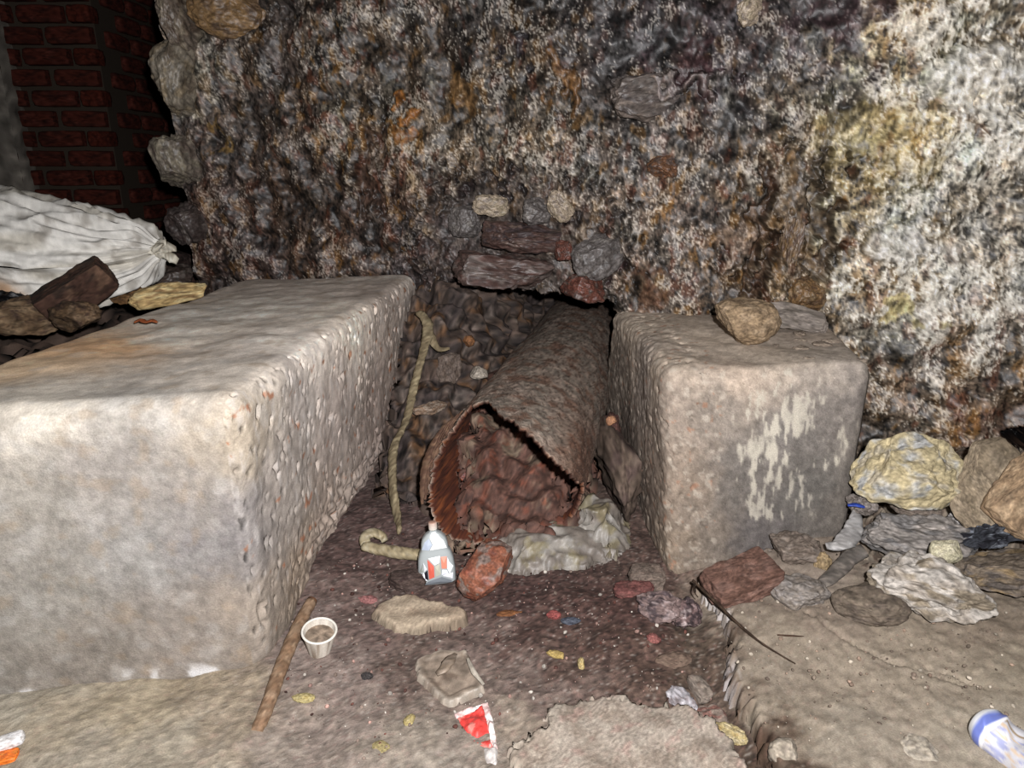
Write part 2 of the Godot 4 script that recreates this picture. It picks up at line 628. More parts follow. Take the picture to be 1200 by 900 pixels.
# ---------------------------------------------------------------- concrete blocks
func make_blocks() -> void:
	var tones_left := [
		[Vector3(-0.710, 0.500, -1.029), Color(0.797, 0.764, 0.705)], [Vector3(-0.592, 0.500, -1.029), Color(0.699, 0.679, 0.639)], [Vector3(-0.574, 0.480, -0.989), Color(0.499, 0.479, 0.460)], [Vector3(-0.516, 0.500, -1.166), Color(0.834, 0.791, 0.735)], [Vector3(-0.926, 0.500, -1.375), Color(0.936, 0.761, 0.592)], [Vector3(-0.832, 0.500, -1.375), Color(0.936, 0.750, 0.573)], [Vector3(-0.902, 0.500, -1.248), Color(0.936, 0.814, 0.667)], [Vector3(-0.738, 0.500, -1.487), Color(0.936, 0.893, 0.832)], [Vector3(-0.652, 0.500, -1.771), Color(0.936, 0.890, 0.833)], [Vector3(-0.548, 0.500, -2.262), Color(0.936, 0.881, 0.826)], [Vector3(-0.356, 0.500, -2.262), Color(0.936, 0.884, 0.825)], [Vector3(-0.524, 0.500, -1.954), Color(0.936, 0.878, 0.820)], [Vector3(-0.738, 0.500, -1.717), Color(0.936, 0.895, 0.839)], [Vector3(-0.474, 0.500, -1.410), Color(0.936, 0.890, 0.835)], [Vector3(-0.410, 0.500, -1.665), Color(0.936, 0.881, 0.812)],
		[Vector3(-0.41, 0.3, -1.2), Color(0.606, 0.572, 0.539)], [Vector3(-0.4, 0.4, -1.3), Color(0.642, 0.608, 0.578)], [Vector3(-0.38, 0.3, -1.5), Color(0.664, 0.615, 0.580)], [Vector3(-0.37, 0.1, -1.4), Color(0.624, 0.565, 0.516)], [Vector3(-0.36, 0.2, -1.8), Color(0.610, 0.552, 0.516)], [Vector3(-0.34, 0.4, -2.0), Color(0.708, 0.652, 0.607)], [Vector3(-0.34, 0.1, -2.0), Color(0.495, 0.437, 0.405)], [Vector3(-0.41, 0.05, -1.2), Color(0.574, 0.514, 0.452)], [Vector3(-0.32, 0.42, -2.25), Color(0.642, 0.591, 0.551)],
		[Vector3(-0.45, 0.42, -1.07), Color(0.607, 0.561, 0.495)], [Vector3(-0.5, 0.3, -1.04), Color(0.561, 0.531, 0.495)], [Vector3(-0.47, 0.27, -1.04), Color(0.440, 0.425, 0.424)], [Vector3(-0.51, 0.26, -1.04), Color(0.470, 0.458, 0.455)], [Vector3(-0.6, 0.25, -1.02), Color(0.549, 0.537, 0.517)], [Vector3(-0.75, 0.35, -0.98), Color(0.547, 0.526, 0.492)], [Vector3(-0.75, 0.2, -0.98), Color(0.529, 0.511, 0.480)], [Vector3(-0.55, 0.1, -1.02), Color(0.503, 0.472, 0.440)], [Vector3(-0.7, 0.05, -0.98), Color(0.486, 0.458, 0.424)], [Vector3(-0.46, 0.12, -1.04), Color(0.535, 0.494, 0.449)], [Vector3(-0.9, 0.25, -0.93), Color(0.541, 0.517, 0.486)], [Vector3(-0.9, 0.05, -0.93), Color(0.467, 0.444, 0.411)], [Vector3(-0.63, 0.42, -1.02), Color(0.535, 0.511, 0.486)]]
	var corners := [Vector3(-1.02, -0.03, -2.44), Vector3(-0.33, -0.03, -2.33), Vector3(-0.93, 0.47, -2.43), Vector3(-0.312, 0.505, -2.325), Vector3(-1.05, -0.03, -0.91), Vector3(-0.438, -0.03, -1.035), Vector3(-0.99, 0.5, -0.93), Vector3(-0.441, 0.5, -1.06)]
	var shift := func(p: Vector3, n: Vector3) -> float:
		var d := n_big.get_noise_3dv(p) * 0.008 + n_soft.get_noise_3dv(p) * 0.0018 + n_lump.get_noise_3dv(p) * 0.0004
		if n.x > 0.6:
			d += n_lump.get_noise_3dv(p) * 0.0015 - smoothstep(0.5, 0.8, n_pit.get_noise_3d(p.x, p.y * 0.6, p.z)) * 0.0045 - smoothstep(0.45, 0.65, n_lump.get_noise_3d(p.x * 1.3, p.y * 0.8, p.z * 1.3 + 9.0)) * 0.009
			d -= smoothstep(0.14, 0.0, p.y + n_lump.get_noise_3dv(p) * 0.05) * 0.03 * smoothstep(-1.1, -1.5, p.z)
		return d
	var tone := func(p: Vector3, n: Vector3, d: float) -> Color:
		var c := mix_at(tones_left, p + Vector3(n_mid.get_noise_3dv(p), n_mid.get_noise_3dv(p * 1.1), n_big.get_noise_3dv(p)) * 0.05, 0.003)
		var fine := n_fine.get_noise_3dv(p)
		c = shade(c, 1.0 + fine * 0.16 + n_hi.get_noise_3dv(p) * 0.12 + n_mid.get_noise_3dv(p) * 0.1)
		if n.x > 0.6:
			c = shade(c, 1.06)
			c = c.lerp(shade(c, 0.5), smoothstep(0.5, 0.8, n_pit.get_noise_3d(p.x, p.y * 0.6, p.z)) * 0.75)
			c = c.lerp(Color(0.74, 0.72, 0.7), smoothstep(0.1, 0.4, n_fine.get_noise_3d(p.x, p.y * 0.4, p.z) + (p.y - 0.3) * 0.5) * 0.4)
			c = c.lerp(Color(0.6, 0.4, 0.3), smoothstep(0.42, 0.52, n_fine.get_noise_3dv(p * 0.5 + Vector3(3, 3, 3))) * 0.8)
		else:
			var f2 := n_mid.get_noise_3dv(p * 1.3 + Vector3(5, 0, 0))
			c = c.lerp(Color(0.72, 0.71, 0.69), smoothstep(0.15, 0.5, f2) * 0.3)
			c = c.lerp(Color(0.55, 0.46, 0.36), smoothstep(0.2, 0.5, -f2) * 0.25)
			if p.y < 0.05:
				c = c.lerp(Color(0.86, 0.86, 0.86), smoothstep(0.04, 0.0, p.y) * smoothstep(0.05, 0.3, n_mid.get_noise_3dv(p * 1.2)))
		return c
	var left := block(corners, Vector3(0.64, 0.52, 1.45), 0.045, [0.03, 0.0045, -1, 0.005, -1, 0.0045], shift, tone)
	tag(part("concrete_block", left, mat.concrete, self), "long pale concrete block left of the rusty pipe with a pitted inner side", "block")

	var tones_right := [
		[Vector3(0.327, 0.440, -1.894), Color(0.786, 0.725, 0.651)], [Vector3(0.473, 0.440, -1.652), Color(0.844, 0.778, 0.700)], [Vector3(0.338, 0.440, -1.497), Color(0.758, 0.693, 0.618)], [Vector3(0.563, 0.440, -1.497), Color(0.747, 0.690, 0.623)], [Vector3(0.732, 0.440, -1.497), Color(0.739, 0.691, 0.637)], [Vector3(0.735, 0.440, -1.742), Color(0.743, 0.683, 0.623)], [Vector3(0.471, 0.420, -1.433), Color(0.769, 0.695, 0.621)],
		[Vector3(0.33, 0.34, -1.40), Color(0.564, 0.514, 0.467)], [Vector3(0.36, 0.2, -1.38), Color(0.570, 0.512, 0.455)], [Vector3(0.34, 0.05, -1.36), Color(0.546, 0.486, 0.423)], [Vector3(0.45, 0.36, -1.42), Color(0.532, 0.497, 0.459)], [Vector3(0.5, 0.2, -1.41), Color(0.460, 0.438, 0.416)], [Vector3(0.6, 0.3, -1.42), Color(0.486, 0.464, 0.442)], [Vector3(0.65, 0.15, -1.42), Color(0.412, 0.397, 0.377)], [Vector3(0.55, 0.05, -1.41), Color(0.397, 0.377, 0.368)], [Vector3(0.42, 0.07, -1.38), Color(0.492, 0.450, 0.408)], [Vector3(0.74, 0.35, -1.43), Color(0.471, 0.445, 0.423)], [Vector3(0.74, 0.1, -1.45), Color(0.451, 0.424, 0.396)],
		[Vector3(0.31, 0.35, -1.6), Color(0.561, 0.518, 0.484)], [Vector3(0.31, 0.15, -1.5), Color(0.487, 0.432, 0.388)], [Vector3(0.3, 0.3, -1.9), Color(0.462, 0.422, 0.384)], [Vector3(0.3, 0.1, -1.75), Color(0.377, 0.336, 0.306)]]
	var rc := [Vector3(0.295, -0.03, -2.12), Vector3(0.88, -0.03, -2.02), Vector3(0.305, 0.435, -2.12), Vector3(0.9, 0.44, -2.02), Vector3(0.338, -0.03, -1.335), Vector3(0.768, -0.03, -1.44), Vector3(0.317, 0.44, -1.405), Vector3(0.768, 0.44, -1.435)]
	var shift_r := func(p: Vector3, n: Vector3) -> float:
		var d := n_big.get_noise_3dv(p + Vector3(9, 0, 0)) * 0.009 + n_soft.get_noise_3dv(p) * 0.002 + n_lump.get_noise_3dv(p) * 0.0005
		if n.x < -0.5 or p.x < 0.42:
			d += n_lump.get_noise_3dv(p) * 0.003 - smoothstep(0.5, 0.8, n_pit.get_noise_3dv(p * 0.8)) * 0.005
		return d
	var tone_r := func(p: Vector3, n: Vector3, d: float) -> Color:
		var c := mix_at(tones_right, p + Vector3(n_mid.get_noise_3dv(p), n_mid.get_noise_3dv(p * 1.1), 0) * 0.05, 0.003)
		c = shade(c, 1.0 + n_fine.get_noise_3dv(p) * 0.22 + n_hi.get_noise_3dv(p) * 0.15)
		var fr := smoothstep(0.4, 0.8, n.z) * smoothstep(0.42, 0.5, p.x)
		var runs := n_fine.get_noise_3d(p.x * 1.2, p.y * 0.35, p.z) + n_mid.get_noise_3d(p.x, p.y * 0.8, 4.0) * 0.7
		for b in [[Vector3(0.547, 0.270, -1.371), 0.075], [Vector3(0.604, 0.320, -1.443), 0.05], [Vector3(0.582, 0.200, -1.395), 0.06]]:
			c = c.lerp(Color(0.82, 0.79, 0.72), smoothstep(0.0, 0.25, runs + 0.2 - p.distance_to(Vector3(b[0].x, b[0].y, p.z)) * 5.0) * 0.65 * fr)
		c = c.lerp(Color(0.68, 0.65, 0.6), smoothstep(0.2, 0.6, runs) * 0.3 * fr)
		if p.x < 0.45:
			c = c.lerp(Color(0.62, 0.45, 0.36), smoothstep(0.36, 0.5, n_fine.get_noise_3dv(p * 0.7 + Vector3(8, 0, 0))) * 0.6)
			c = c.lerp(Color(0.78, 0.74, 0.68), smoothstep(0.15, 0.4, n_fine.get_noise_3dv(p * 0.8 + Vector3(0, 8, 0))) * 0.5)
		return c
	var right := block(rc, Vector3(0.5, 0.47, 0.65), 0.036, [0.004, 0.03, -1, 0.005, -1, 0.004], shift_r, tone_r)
	tag(part("concrete_block", right, mat.concrete, self), "short grey concrete block right of the rusty pipe with a round stone on top", "block")


# ---------------------------------------------------------------- the pipe
func make_pipe() -> void:
	var root := thing("rusty_pipe", Vector3(0.0, 0.0, -1.5), "large rusty iron pipe with a torn open end lying between the concrete blocks", "pipe", "", -12.0)
	var radius := 0.172
	var ends := [[-180.0, 0.03], [-125.0, 0.12], [-95.0, 0.10], [-75.0, 0.05], [-50.0, -0.015], [-30.0, -0.035], [-22.0, -0.03], [-14.0, 0.02], [-4.0, 0.075], [8.0, 0.11], [20.0, 0.15], [34.0, 0.175], [48.0, 0.18], [62.0, 0.165], [74.0, 0.13], [84.0, 0.06], [100.0, 0.02], [140.0, 0.0], [180.0, 0.03]]
	var v := PackedVector3Array()
	var col := PackedColorArray()
	var nu := 260
	var nv := 240
	var prof := []
	for j in nv:  # from far outside, over the torn rim, back along the inside
		prof.append(j)
	for j in nv:
		for i in nu:
			var deg := -180.0 + 360.0 * i / (nu - 1)
			var near := 0.0
			for k in ends.size() - 1:
				if deg >= ends[k][0]:
					near = lerpf(ends[k][1], ends[k + 1][1], clampf((deg - ends[k][0]) / (ends[k + 1][0] - ends[k][0]), 0, 1))
			var a := deg_to_rad(deg)
			near += n_fine.get_noise_2d(sin(a) * 0.3, cos(a) * 0.3) * 0.014 + n_hi.get_noise_2d(sin(a) * 0.3, cos(a) * 0.3) * 0.014
			var outer := j < 180
			var t := (float(j) / 179.0) if outer else 1.0 - float(j - 180) / 59.0
			var s := lerpf(-2.1, near, 1.0 - (1.0 - t) * (1.0 - t) if outer else t)
			var q := Vector3(sin(a), cos(a), s)
			var r := radius + n_big.get_noise_3dv(q * 0.4) * 0.012 + n_fine.get_noise_3dv(Vector3(q.x * 0.172, q.y * 0.172, s)) * 0.003 + n_hi.get_noise_3dv(Vector3(q.x * 0.172, q.y * 0.172, s)) * 0.0012
			if not outer:
				r -= 0.009
			if absf(deg + 95.0) < 45.0:
				r += n_fine.get_noise_2d(deg * 0.02, s * 0.3) * 0.012 * smoothstep(-0.4, 0.1, s)
			var p := Vector3(q.x * r, q.y * r + radius - 0.005, s)
			v.append(p)
			var c := Color(0.58, 0.52, 0.47).lerp(Color(0.52, 0.48, 0.435), smoothstep(-0.2, 0.3, n_mid.get_noise_3dv(p)))
			c = c.lerp(Color(0.43, 0.31, 0.25), smoothstep(0.0, 0.35, n_mid.get_noise_3dv(p * 1.1 + Vector3(4, 0, 0))) * 0.7)
			c = c.lerp(Color(0.4, 0.27, 0.21), smoothstep(30.0, 75.0, deg) * smoothstep(-0.35, 0.05, s) * 0.7)
			c = c.lerp(Color(0.45, 0.36, 0.31), smoothstep(-0.9, -1.5, s) * 0.6)
			c = c.lerp(Color(0.64, 0.56, 0.5), smoothstep(0.2, 0.42, n_hi.get_noise_3dv(p)) * 0.5)
			c = c.lerp(Color(0.26, 0.2, 0.17), smoothstep(0.15, 0.4, -n_hi.get_noise_3dv(p)) * 0.6)
			if not outer:
				c = Color(0.33, 0.18, 0.13).lerp(Color(0.42, 0.24, 0.14), smoothstep(0.0, 0.4, n_fine.get_noise_3dv(p)))
			col.append(shade(c, 1.0 + n_fine.get_noise_3dv(p) * 0.45))
	part("shell", commit(v, weave(nu, nv, true), col), mat.rust, root)
	# flakes of rust peeling in layers from the left edge
	for k in 5:
		var pts := []
		for m in 7:
			var f := m / 6.0
			var a := deg_to_rad(-48.0 - f * 52.0 - k * 2.0)
			pts.append(Vector3(sin(a) * (radius + 0.004 + k * 0.004), radius + cos(a) * (radius + 0.004), -0.05 + f * 0.11 + k * 0.012))
		part("rust_flake", swept(pts, [0.003, 0.009, 0.011, 0.008, 0.003], 8, [Color(0.34, 0.25, 0.2), Color(0.42, 0.33, 0.26)], 0.4, 0.9, 0.6), mat.rust, root)
	# the spill of rust scale and soil that fills the mouth
	var spill := thing("rust_heap", Vector3.ZERO, "heap of dark red rust scale and soil spilling from the mouth of the pipe", "rust heap")
	var m := lying(PackedVector2Array([Vector2(-0.175, -1.451), Vector2(-0.197, -1.667), Vector2(-0.166, -1.944), Vector2(-0.093, -2.403), Vector2(0.319, -2.499), Vector2(0.241, -1.824), Vector2(0.196, -1.620), Vector2(0.208, -1.451), Vector2(0.075, -1.361), Vector2(-0.077, -1.396)]), 0.005, 0.03, func(p, d):
		return 0.01 + 0.17 * smoothstep(-1.36, -1.72, p.y) * smoothstep(0.0, 0.1, d) + smoothstep(0.0, 0.06, d) * 0.02, func(p, d): return Color.WHITE, -0.03)
	m = roughen(m, 0.035, 0.003, func(p, c0):
		var c := Color(0.37, 0.27, 0.235).lerp(Color(0.46, 0.4, 0.34), smoothstep(0.05, 0.3, n_mid.get_noise_3dv(p * 0.8 + Vector3(3, 0, 0))))
		c = c.lerp(Color(0.44, 0.25, 0.19), smoothstep(0.1, 0.4, n_fine.get_noise_3dv(p * 0.7)) * 0.7)
		c = c.lerp(Color(0.24, 0.18, 0.16), smoothstep(0.1, 0.4, -n_fine.get_noise_3dv(p * 0.8)) * 0.7)
		return shade(c, 1.0 + n_hi.get_noise_3dv(p) * 0.5))
	part("spill", m, mat.soil, spill)
	spill.set_meta("kind", "stuff")


# ---------------------------------------------------------------- things on the ground
func stone(called: String, at: Vector3, half: Vector3, s: int, tones: Array, opt: Dictionary, label: String, category := "stone", group := "", material: Material = null) -> Node3D:
	var o := part(called, rock(half, s, tones, opt), material if material else mat.stone, self, at)
	tag(o, label, category, group)
	return o


func grounded(p: Vector3, more := 0.0) -> Vector3:
	return Vector3(p.x, ground_y(p.x, p.z) + more, p.z)


func make_bottle() -> void:
	var o := thing("glass_bottle", grounded(Vector3(-0.158, 0.000, -1.308), 0.001), "small clear flat bottle with facets painted as bright reflections standing by the red stone", "bottle", "", 6.0)
	o.rotation_degrees = Vector3(-4, 6, 3)
	var prof := [[0.0, 0.036, 0.02], [0.004, 0.039, 0.022], [0.03, 0.0395, 0.023], [0.055, 0.037, 0.022], [0.07, 0.032, 0.019], [0.074, 0.029, 0.0175], [0.078, 0.0285, 0.0175], [0.09, 0.0275, 0.017], [0.1, 0.024, 0.015], [0.109, 0.016, 0.011], [0.113, 0.009, 0.009], [0.116, 0.0075, 0.0075], [0.124, 0.0075, 0.0075]]
	var v := PackedVector3Array()
	var col := PackedColorArray()
	var sides := 40
	for p in prof:
		for s in sides + 1:
			var a := TAU * s / sides
			var e := 0.55
			v.append(Vector3(signf(cos(a)) * pow(absf(cos(a)), e) * p[1], p[0], signf(sin(a)) * pow(absf(sin(a)), e) * p[2]))
			col.append(Color(0.58, 0.6, 0.6))
	var n := v.size()
	for e in [[0, 0.0], [(prof.size() - 1) * (sides + 1), 0.124]]:
		v.append(Vector3(0, e[1], 0))
		col.append(Color(0.58, 0.6, 0.6))
	var idx := weave(sides + 1, prof.size(), true)
	for s in sides:
		idx.append_array(PackedInt32Array([n, s + 1, s, n + 1, n - sides - 1 + s, n - sides + s]))
	part("body", commit(v, idx, col), mat.glass, o)
	var cap := lathe([Vector2(0, 0.117), Vector2(0.0085, 0.117), Vector2(0.009, 0.119), Vector2(0.009, 0.132), Vector2(0.0075, 0.134), Vector2(0, 0.134)], 20, func(q): return Color(0.84, 0.82, 0.78).lerp(Color(0.7, 0.55, 0.48), smoothstep(0.13, 0.134, q.y)))
	part("cap", cap, mat.plastic, o)
	# reflections in the moulded glass, painted as light, dark and reddish facets
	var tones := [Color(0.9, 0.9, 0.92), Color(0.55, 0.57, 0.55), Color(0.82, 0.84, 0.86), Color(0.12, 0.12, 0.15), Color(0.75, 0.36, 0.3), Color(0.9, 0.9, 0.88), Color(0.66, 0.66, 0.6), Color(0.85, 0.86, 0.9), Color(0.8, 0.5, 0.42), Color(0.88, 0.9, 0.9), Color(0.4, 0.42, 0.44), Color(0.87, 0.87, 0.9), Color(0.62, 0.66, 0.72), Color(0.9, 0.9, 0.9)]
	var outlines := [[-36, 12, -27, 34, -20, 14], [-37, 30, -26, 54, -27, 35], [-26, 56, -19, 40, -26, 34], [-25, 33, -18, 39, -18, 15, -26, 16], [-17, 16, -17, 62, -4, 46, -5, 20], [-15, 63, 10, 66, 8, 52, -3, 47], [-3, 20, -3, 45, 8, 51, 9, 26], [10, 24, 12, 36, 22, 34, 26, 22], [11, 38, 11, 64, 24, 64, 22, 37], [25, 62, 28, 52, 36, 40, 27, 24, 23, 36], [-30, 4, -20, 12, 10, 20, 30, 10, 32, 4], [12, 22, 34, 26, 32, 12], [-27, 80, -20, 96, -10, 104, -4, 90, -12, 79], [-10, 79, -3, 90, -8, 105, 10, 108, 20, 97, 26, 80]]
	for k in outlines.size():
		var f: Array = outlines[k]
		var mid := Vector3.ZERO
		var pts := []
		for m in range(0, f.size(), 2):
			var y: float = f[m + 1] * 0.001
			var half := 0.04 if y < 0.06 else lerpf(0.036, 0.018, (y - 0.06) / 0.05)
			var depth := 0.0232 if y < 0.056 else lerpf(0.0215, 0.012, (y - 0.056) / 0.052)
			var x: float = clampf(f[m] * 0.001, -half * 0.96, half * 0.96)
			var q := Vector3(x, y, depth * pow(maxf(0.0, 1.0 - pow(absf(x) / (half + 0.002), 5.0)), 0.35) + 0.0022)
			pts.append(q)
			mid += q
		mid = mid / pts.size() + Vector3(0, 0, 0.0025)
		var v2 := PackedVector3Array([mid])
		var c2 := PackedColorArray([tones[k]])
		var i2 := PackedInt32Array()
		for q in pts:
			v2.append(mid + (q - mid) * 0.97)
			c2.append(tones[k])
		var area := 0.0
		for m in pts.size():
			var a: Vector3 = pts[m]
			var b: Vector3 = pts[(m + 1) % pts.size()]
			area += a.x * b.y - b.x * a.y
		for m in pts.size():
			var a := m + 1
			var b := (m + 1) % pts.size() + 1
			i2.append_array(PackedInt32Array([0, b, a] if area > 0.0 else [0, a, b]))
		part("reflection_facet", commit(v2, i2, c2, PackedVector2Array(), true), mat.reflection_facet, o)


func make_cup() -> void:
	var o := thing("paper_cup", grounded(Vector3(-0.350, 0.000, -1.080), -0.004), "small dirty white paper cup with soil in it beside the wooden stick", "cup")
	o.rotation_degrees = Vector3(10, 0, -6)
	var stain := func(q): return shade(Color(0.8, 0.77, 0.72).lerp(Color(0.5, 0.44, 0.38), smoothstep(0.0, 0.3, n_fine.get_noise_3dv(q + Vector3(2, 0, 0)))), 1.0 + n_hi.get_noise_3dv(q) * 0.2)
	part("body", lathe([Vector2(0, 0.0), Vector2(0.019, 0.0), Vector2(0.02, 0.003), Vector2(0.03, 0.052), Vector2(0.028, 0.052), Vector2(0.019, 0.005), Vector2(0, 0.005)], 36, stain), mat.paper, o)
	var rim := []
	for k in 13:
		var a := TAU * k / 12.0
		rim.append(Vector2(0.0295 + cos(a) * 0.0022, 0.0525 - sin(a) * -0.0022))
	part("rim", lathe(rim, 36, func(q): return Color(0.84, 0.82, 0.78)), mat.paper, o)
	part("soil", lathe([Vector2(0.0265, 0.04), Vector2(0.02, 0.0415), Vector2(0.01, 0.044), Vector2(0, 0.0435)], 30, func(q): return shade(Color(0.5, 0.44, 0.38), 1.0 + n_fine.get_noise_3dv(q * 2.0) * 0.6)), mat.soil, o)


func make_can() -> void:
	# lies on the slab, crushed, its foot towards the pipe
	var a := Vector3(0.703, 0.045, -0.854)
	var b := Vector3(0.730, 0.050, -0.766)
	var o := thing("drink_can", Vector3(a.x, 0.02, a.z), "crushed white and blue drink can lying on its side on the raised slab", "can")
	var dir := (b - a).normalized()
	var length := 0.125
	var v := PackedVector3Array()
	var col := PackedColorArray()
	var foot_col := PackedColorArray()
	var prof := [[0.0, 0.0], [0.002, 0.012], [0.004, 0.02], [0.0, 0.023], [-0.0015, 0.025], [0.001, 0.027], [0.008, 0.0315], [0.012, 0.0325]]
	for k in 40:
		prof.append([0.012 + (length - 0.012) * (k + 1) / 40.0, 0.033])
	prof.append([length + 0.008, 0.028])
	prof.append([length + 0.009, 0.026])
	prof.append([length + 0.005, 0.024])
	prof.append([length + 0.005, 0.0])
	var sides := 64
	var side := dir.cross(Vector3.UP).normalized()
	var up := side.cross(dir)
	for p in prof:
		for s in sides + 1:
			var t := TAU * s / sides
			var r: float = p[1]
			var x: float = p[0]
			var dent := 0.0
			if x > 0.01 and x < length:
				dent = 0.015 * exp(-pow((x - 0.05) / 0.022, 2.0)) * maxf(0.0, cos(t - 1.1)) + 0.012 * exp(-pow((x - 0.088) / 0.02, 2.0)) * maxf(0.0, cos(t - 2.2)) + 0.006 * absf(sin(x * 90.0 + t * 2.0)) * maxf(0.0, cos(t - 1.7))
			r -= dent
			v.append(dir * x + side * cos(t) * r + up * sin(t) * r * 0.93 + Vector3(0, 0.031, 0))
			var c := Color(0.74, 0.74, 0.76)
			if x < 0.011:
				c = Color(0.78, 0.79, 0.8)
			elif x < 0.021:
				c = Color(0.4, 0.45, 0.7)
			elif x < 0.028:
				c = Color(0.88, 0.88, 0.9)
			else:
				var pr := n_mid.get_noise_3d(x * 2.0, sin(t) * 0.2, cos(t) * 0.2 + 3.0)
				if cos(t - 0.45) > 0.35:
					c = c.lerp(Color(0.5, 0.52, 0.68), smoothstep(0.0, 0.3, pr) * 0.7)
					c = c.lerp(Color(0.8, 0.6, 0.35), smoothstep(0.15, 0.4, -pr) * 0.4)
				c = c.lerp(Color(0.5, 0.42, 0.32), 1.0 - smoothstep(0.03, 0.1, absf(t - 1.45 - 0.5 * sin(x * 30.0))))
			col.append(shade(c, 1.0 + n_fine.get_noise_3dv(v[v.size() - 1] * 0.7) * 0.15))
	part("body", commit(v, weave(sides + 1, prof.size()), col), mat.tin, o)


func make_wrapper() -> void:
	var at := grounded(Vector3(-0.056, 0.000, -0.895))
	var o := thing("wrapper", at, "torn red sweet wrapper with white edges lying on the ground in front", "wrapper")
	var sheet := func(poly, lift, c0, c1, seedy):
		var local := PackedVector2Array()
		for p in poly:
			local.append(p - Vector2(at.x, at.z))
		return lying(local, 0.0022, 0.002, func(p, d): return lift + 0.003 + n_soft.get_noise_2d(p.x * 3.0 + seedy, p.y * 3.0) * 0.006 + n_lump.get_noise_2d(p.x * 2.0 + seedy, p.y * 2.0) * 0.003,
		func(p, d): return shade(c0.lerp(c1, smoothstep(0.1, 0.3, n_mid.get_noise_2d(p.x * 2.0 + 4.0, p.y * 2.0))), 1.0 + n_hi.get_noise_2d(p.x, p.y) * 0.2), lift)
	part("red_panel", sheet.call(PackedVector2Array([Vector2(-0.088, -0.920), Vector2(-0.048, -0.944), Vector2(-0.037, -0.904), Vector2(-0.030, -0.859), Vector2(-0.050, -0.863), Vector2(-0.068, -0.886)]), 0.002, Color(0.77, 0.25, 0.23), Color(0.82, 0.5, 0.46), 1.0), mat.plastic, o)
	part("white_edge", sheet.call(PackedVector2Array([Vector2(-0.090, -0.918), Vector2(-0.093, -0.929), Vector2(-0.041, -0.954), Vector2(-0.032, -0.922), Vector2(-0.022, -0.856), Vector2(-0.030, -0.855), Vector2(-0.038, -0.904), Vector2(-0.047, -0.942)]), 0.004, Color(0.86, 0.84, 0.82), Color(0.82, 0.7, 0.68), 2.0), mat.plastic, o)
	part("silver_tail", sheet.call(PackedVector2Array([Vector2(-0.044, -0.859), Vector2(-0.022, -0.858), Vector2(-0.022, -0.815), Vector2(-0.035, -0.814)]), 0.001, Color(0.6, 0.57, 0.55), Color(0.72, 0.7, 0.68), 3.0), mat.plastic, o)


func make_straps() -> void:
	var o := thing("cloth_strap", Vector3.ZERO, "long pale cloth strap hanging down the back end of the left concrete block", "strap")
	var tones := [Color(0.5, 0.45, 0.36), Color(0.62, 0.57, 0.46)]
	part("strap", swept([Vector3(-0.279, 0.419, -2.100), Vector3(-0.252, 0.391, -2.060), Vector3(-0.254, 0.344, -2.020), Vector3(-0.277, 0.262, -1.960), Vector3(-0.297, 0.162, -1.860), Vector3(-0.318, 0.122, -1.780), Vector3(-0.317, 0.086, -1.720), Vector3(-0.304, 0.050, -1.640), Vector3(-0.284, 0.014, -1.570), Vector3(-0.268, 0.014, -1.498)], [0.015, 0.016, 0.014, 0.015, 0.014, 0.017, 0.014, 0.015, 0.01], 12, tones, 0.5, 0.4, 1.2), mat.cloth, o)
	part("torn_end", swept([Vector3(-0.246, 0.380, -2.050), Vector3(-0.234, 0.344, -2.040), Vector3(-0.218, 0.323, -2.030), Vector3(-0.185, 0.325, -2.030)], [0.012, 0.012, 0.009, 0.004], 10, tones, 0.5, 0.5, 1.0), mat.cloth, o)
	var b := thing("plastic_strap", Vector3.ZERO, "flat pale plastic strap bent double on the ground left of the bottle", "strap")
	var t2 := [Color(0.58, 0.53, 0.42), Color(0.68, 0.64, 0.54)]
	part("band", swept([Vector3(-0.339, 0.016, -1.424), Vector3(-0.300, 0.014, -1.413), Vector3(-0.249, 0.014, -1.398), Vector3(-0.202, 0.014, -1.391)], [0.014, 0.016, 0.016, 0.016], 14, t2, 0.75, 0.25, 0.0), mat.plastic, b)
	part("bent_end", swept([Vector3(-0.334, 0.018, -1.428), Vector3(-0.338, 0.030, -1.442), Vector3(-0.322, 0.034, -1.454), Vector3(-0.302, 0.026, -1.453), Vector3(-0.293, 0.020, -1.440)], [0.012, 0.014, 0.014, 0.012, 0.008], 12, t2, 0.7, 0.25, 0.5), mat.plastic, b)


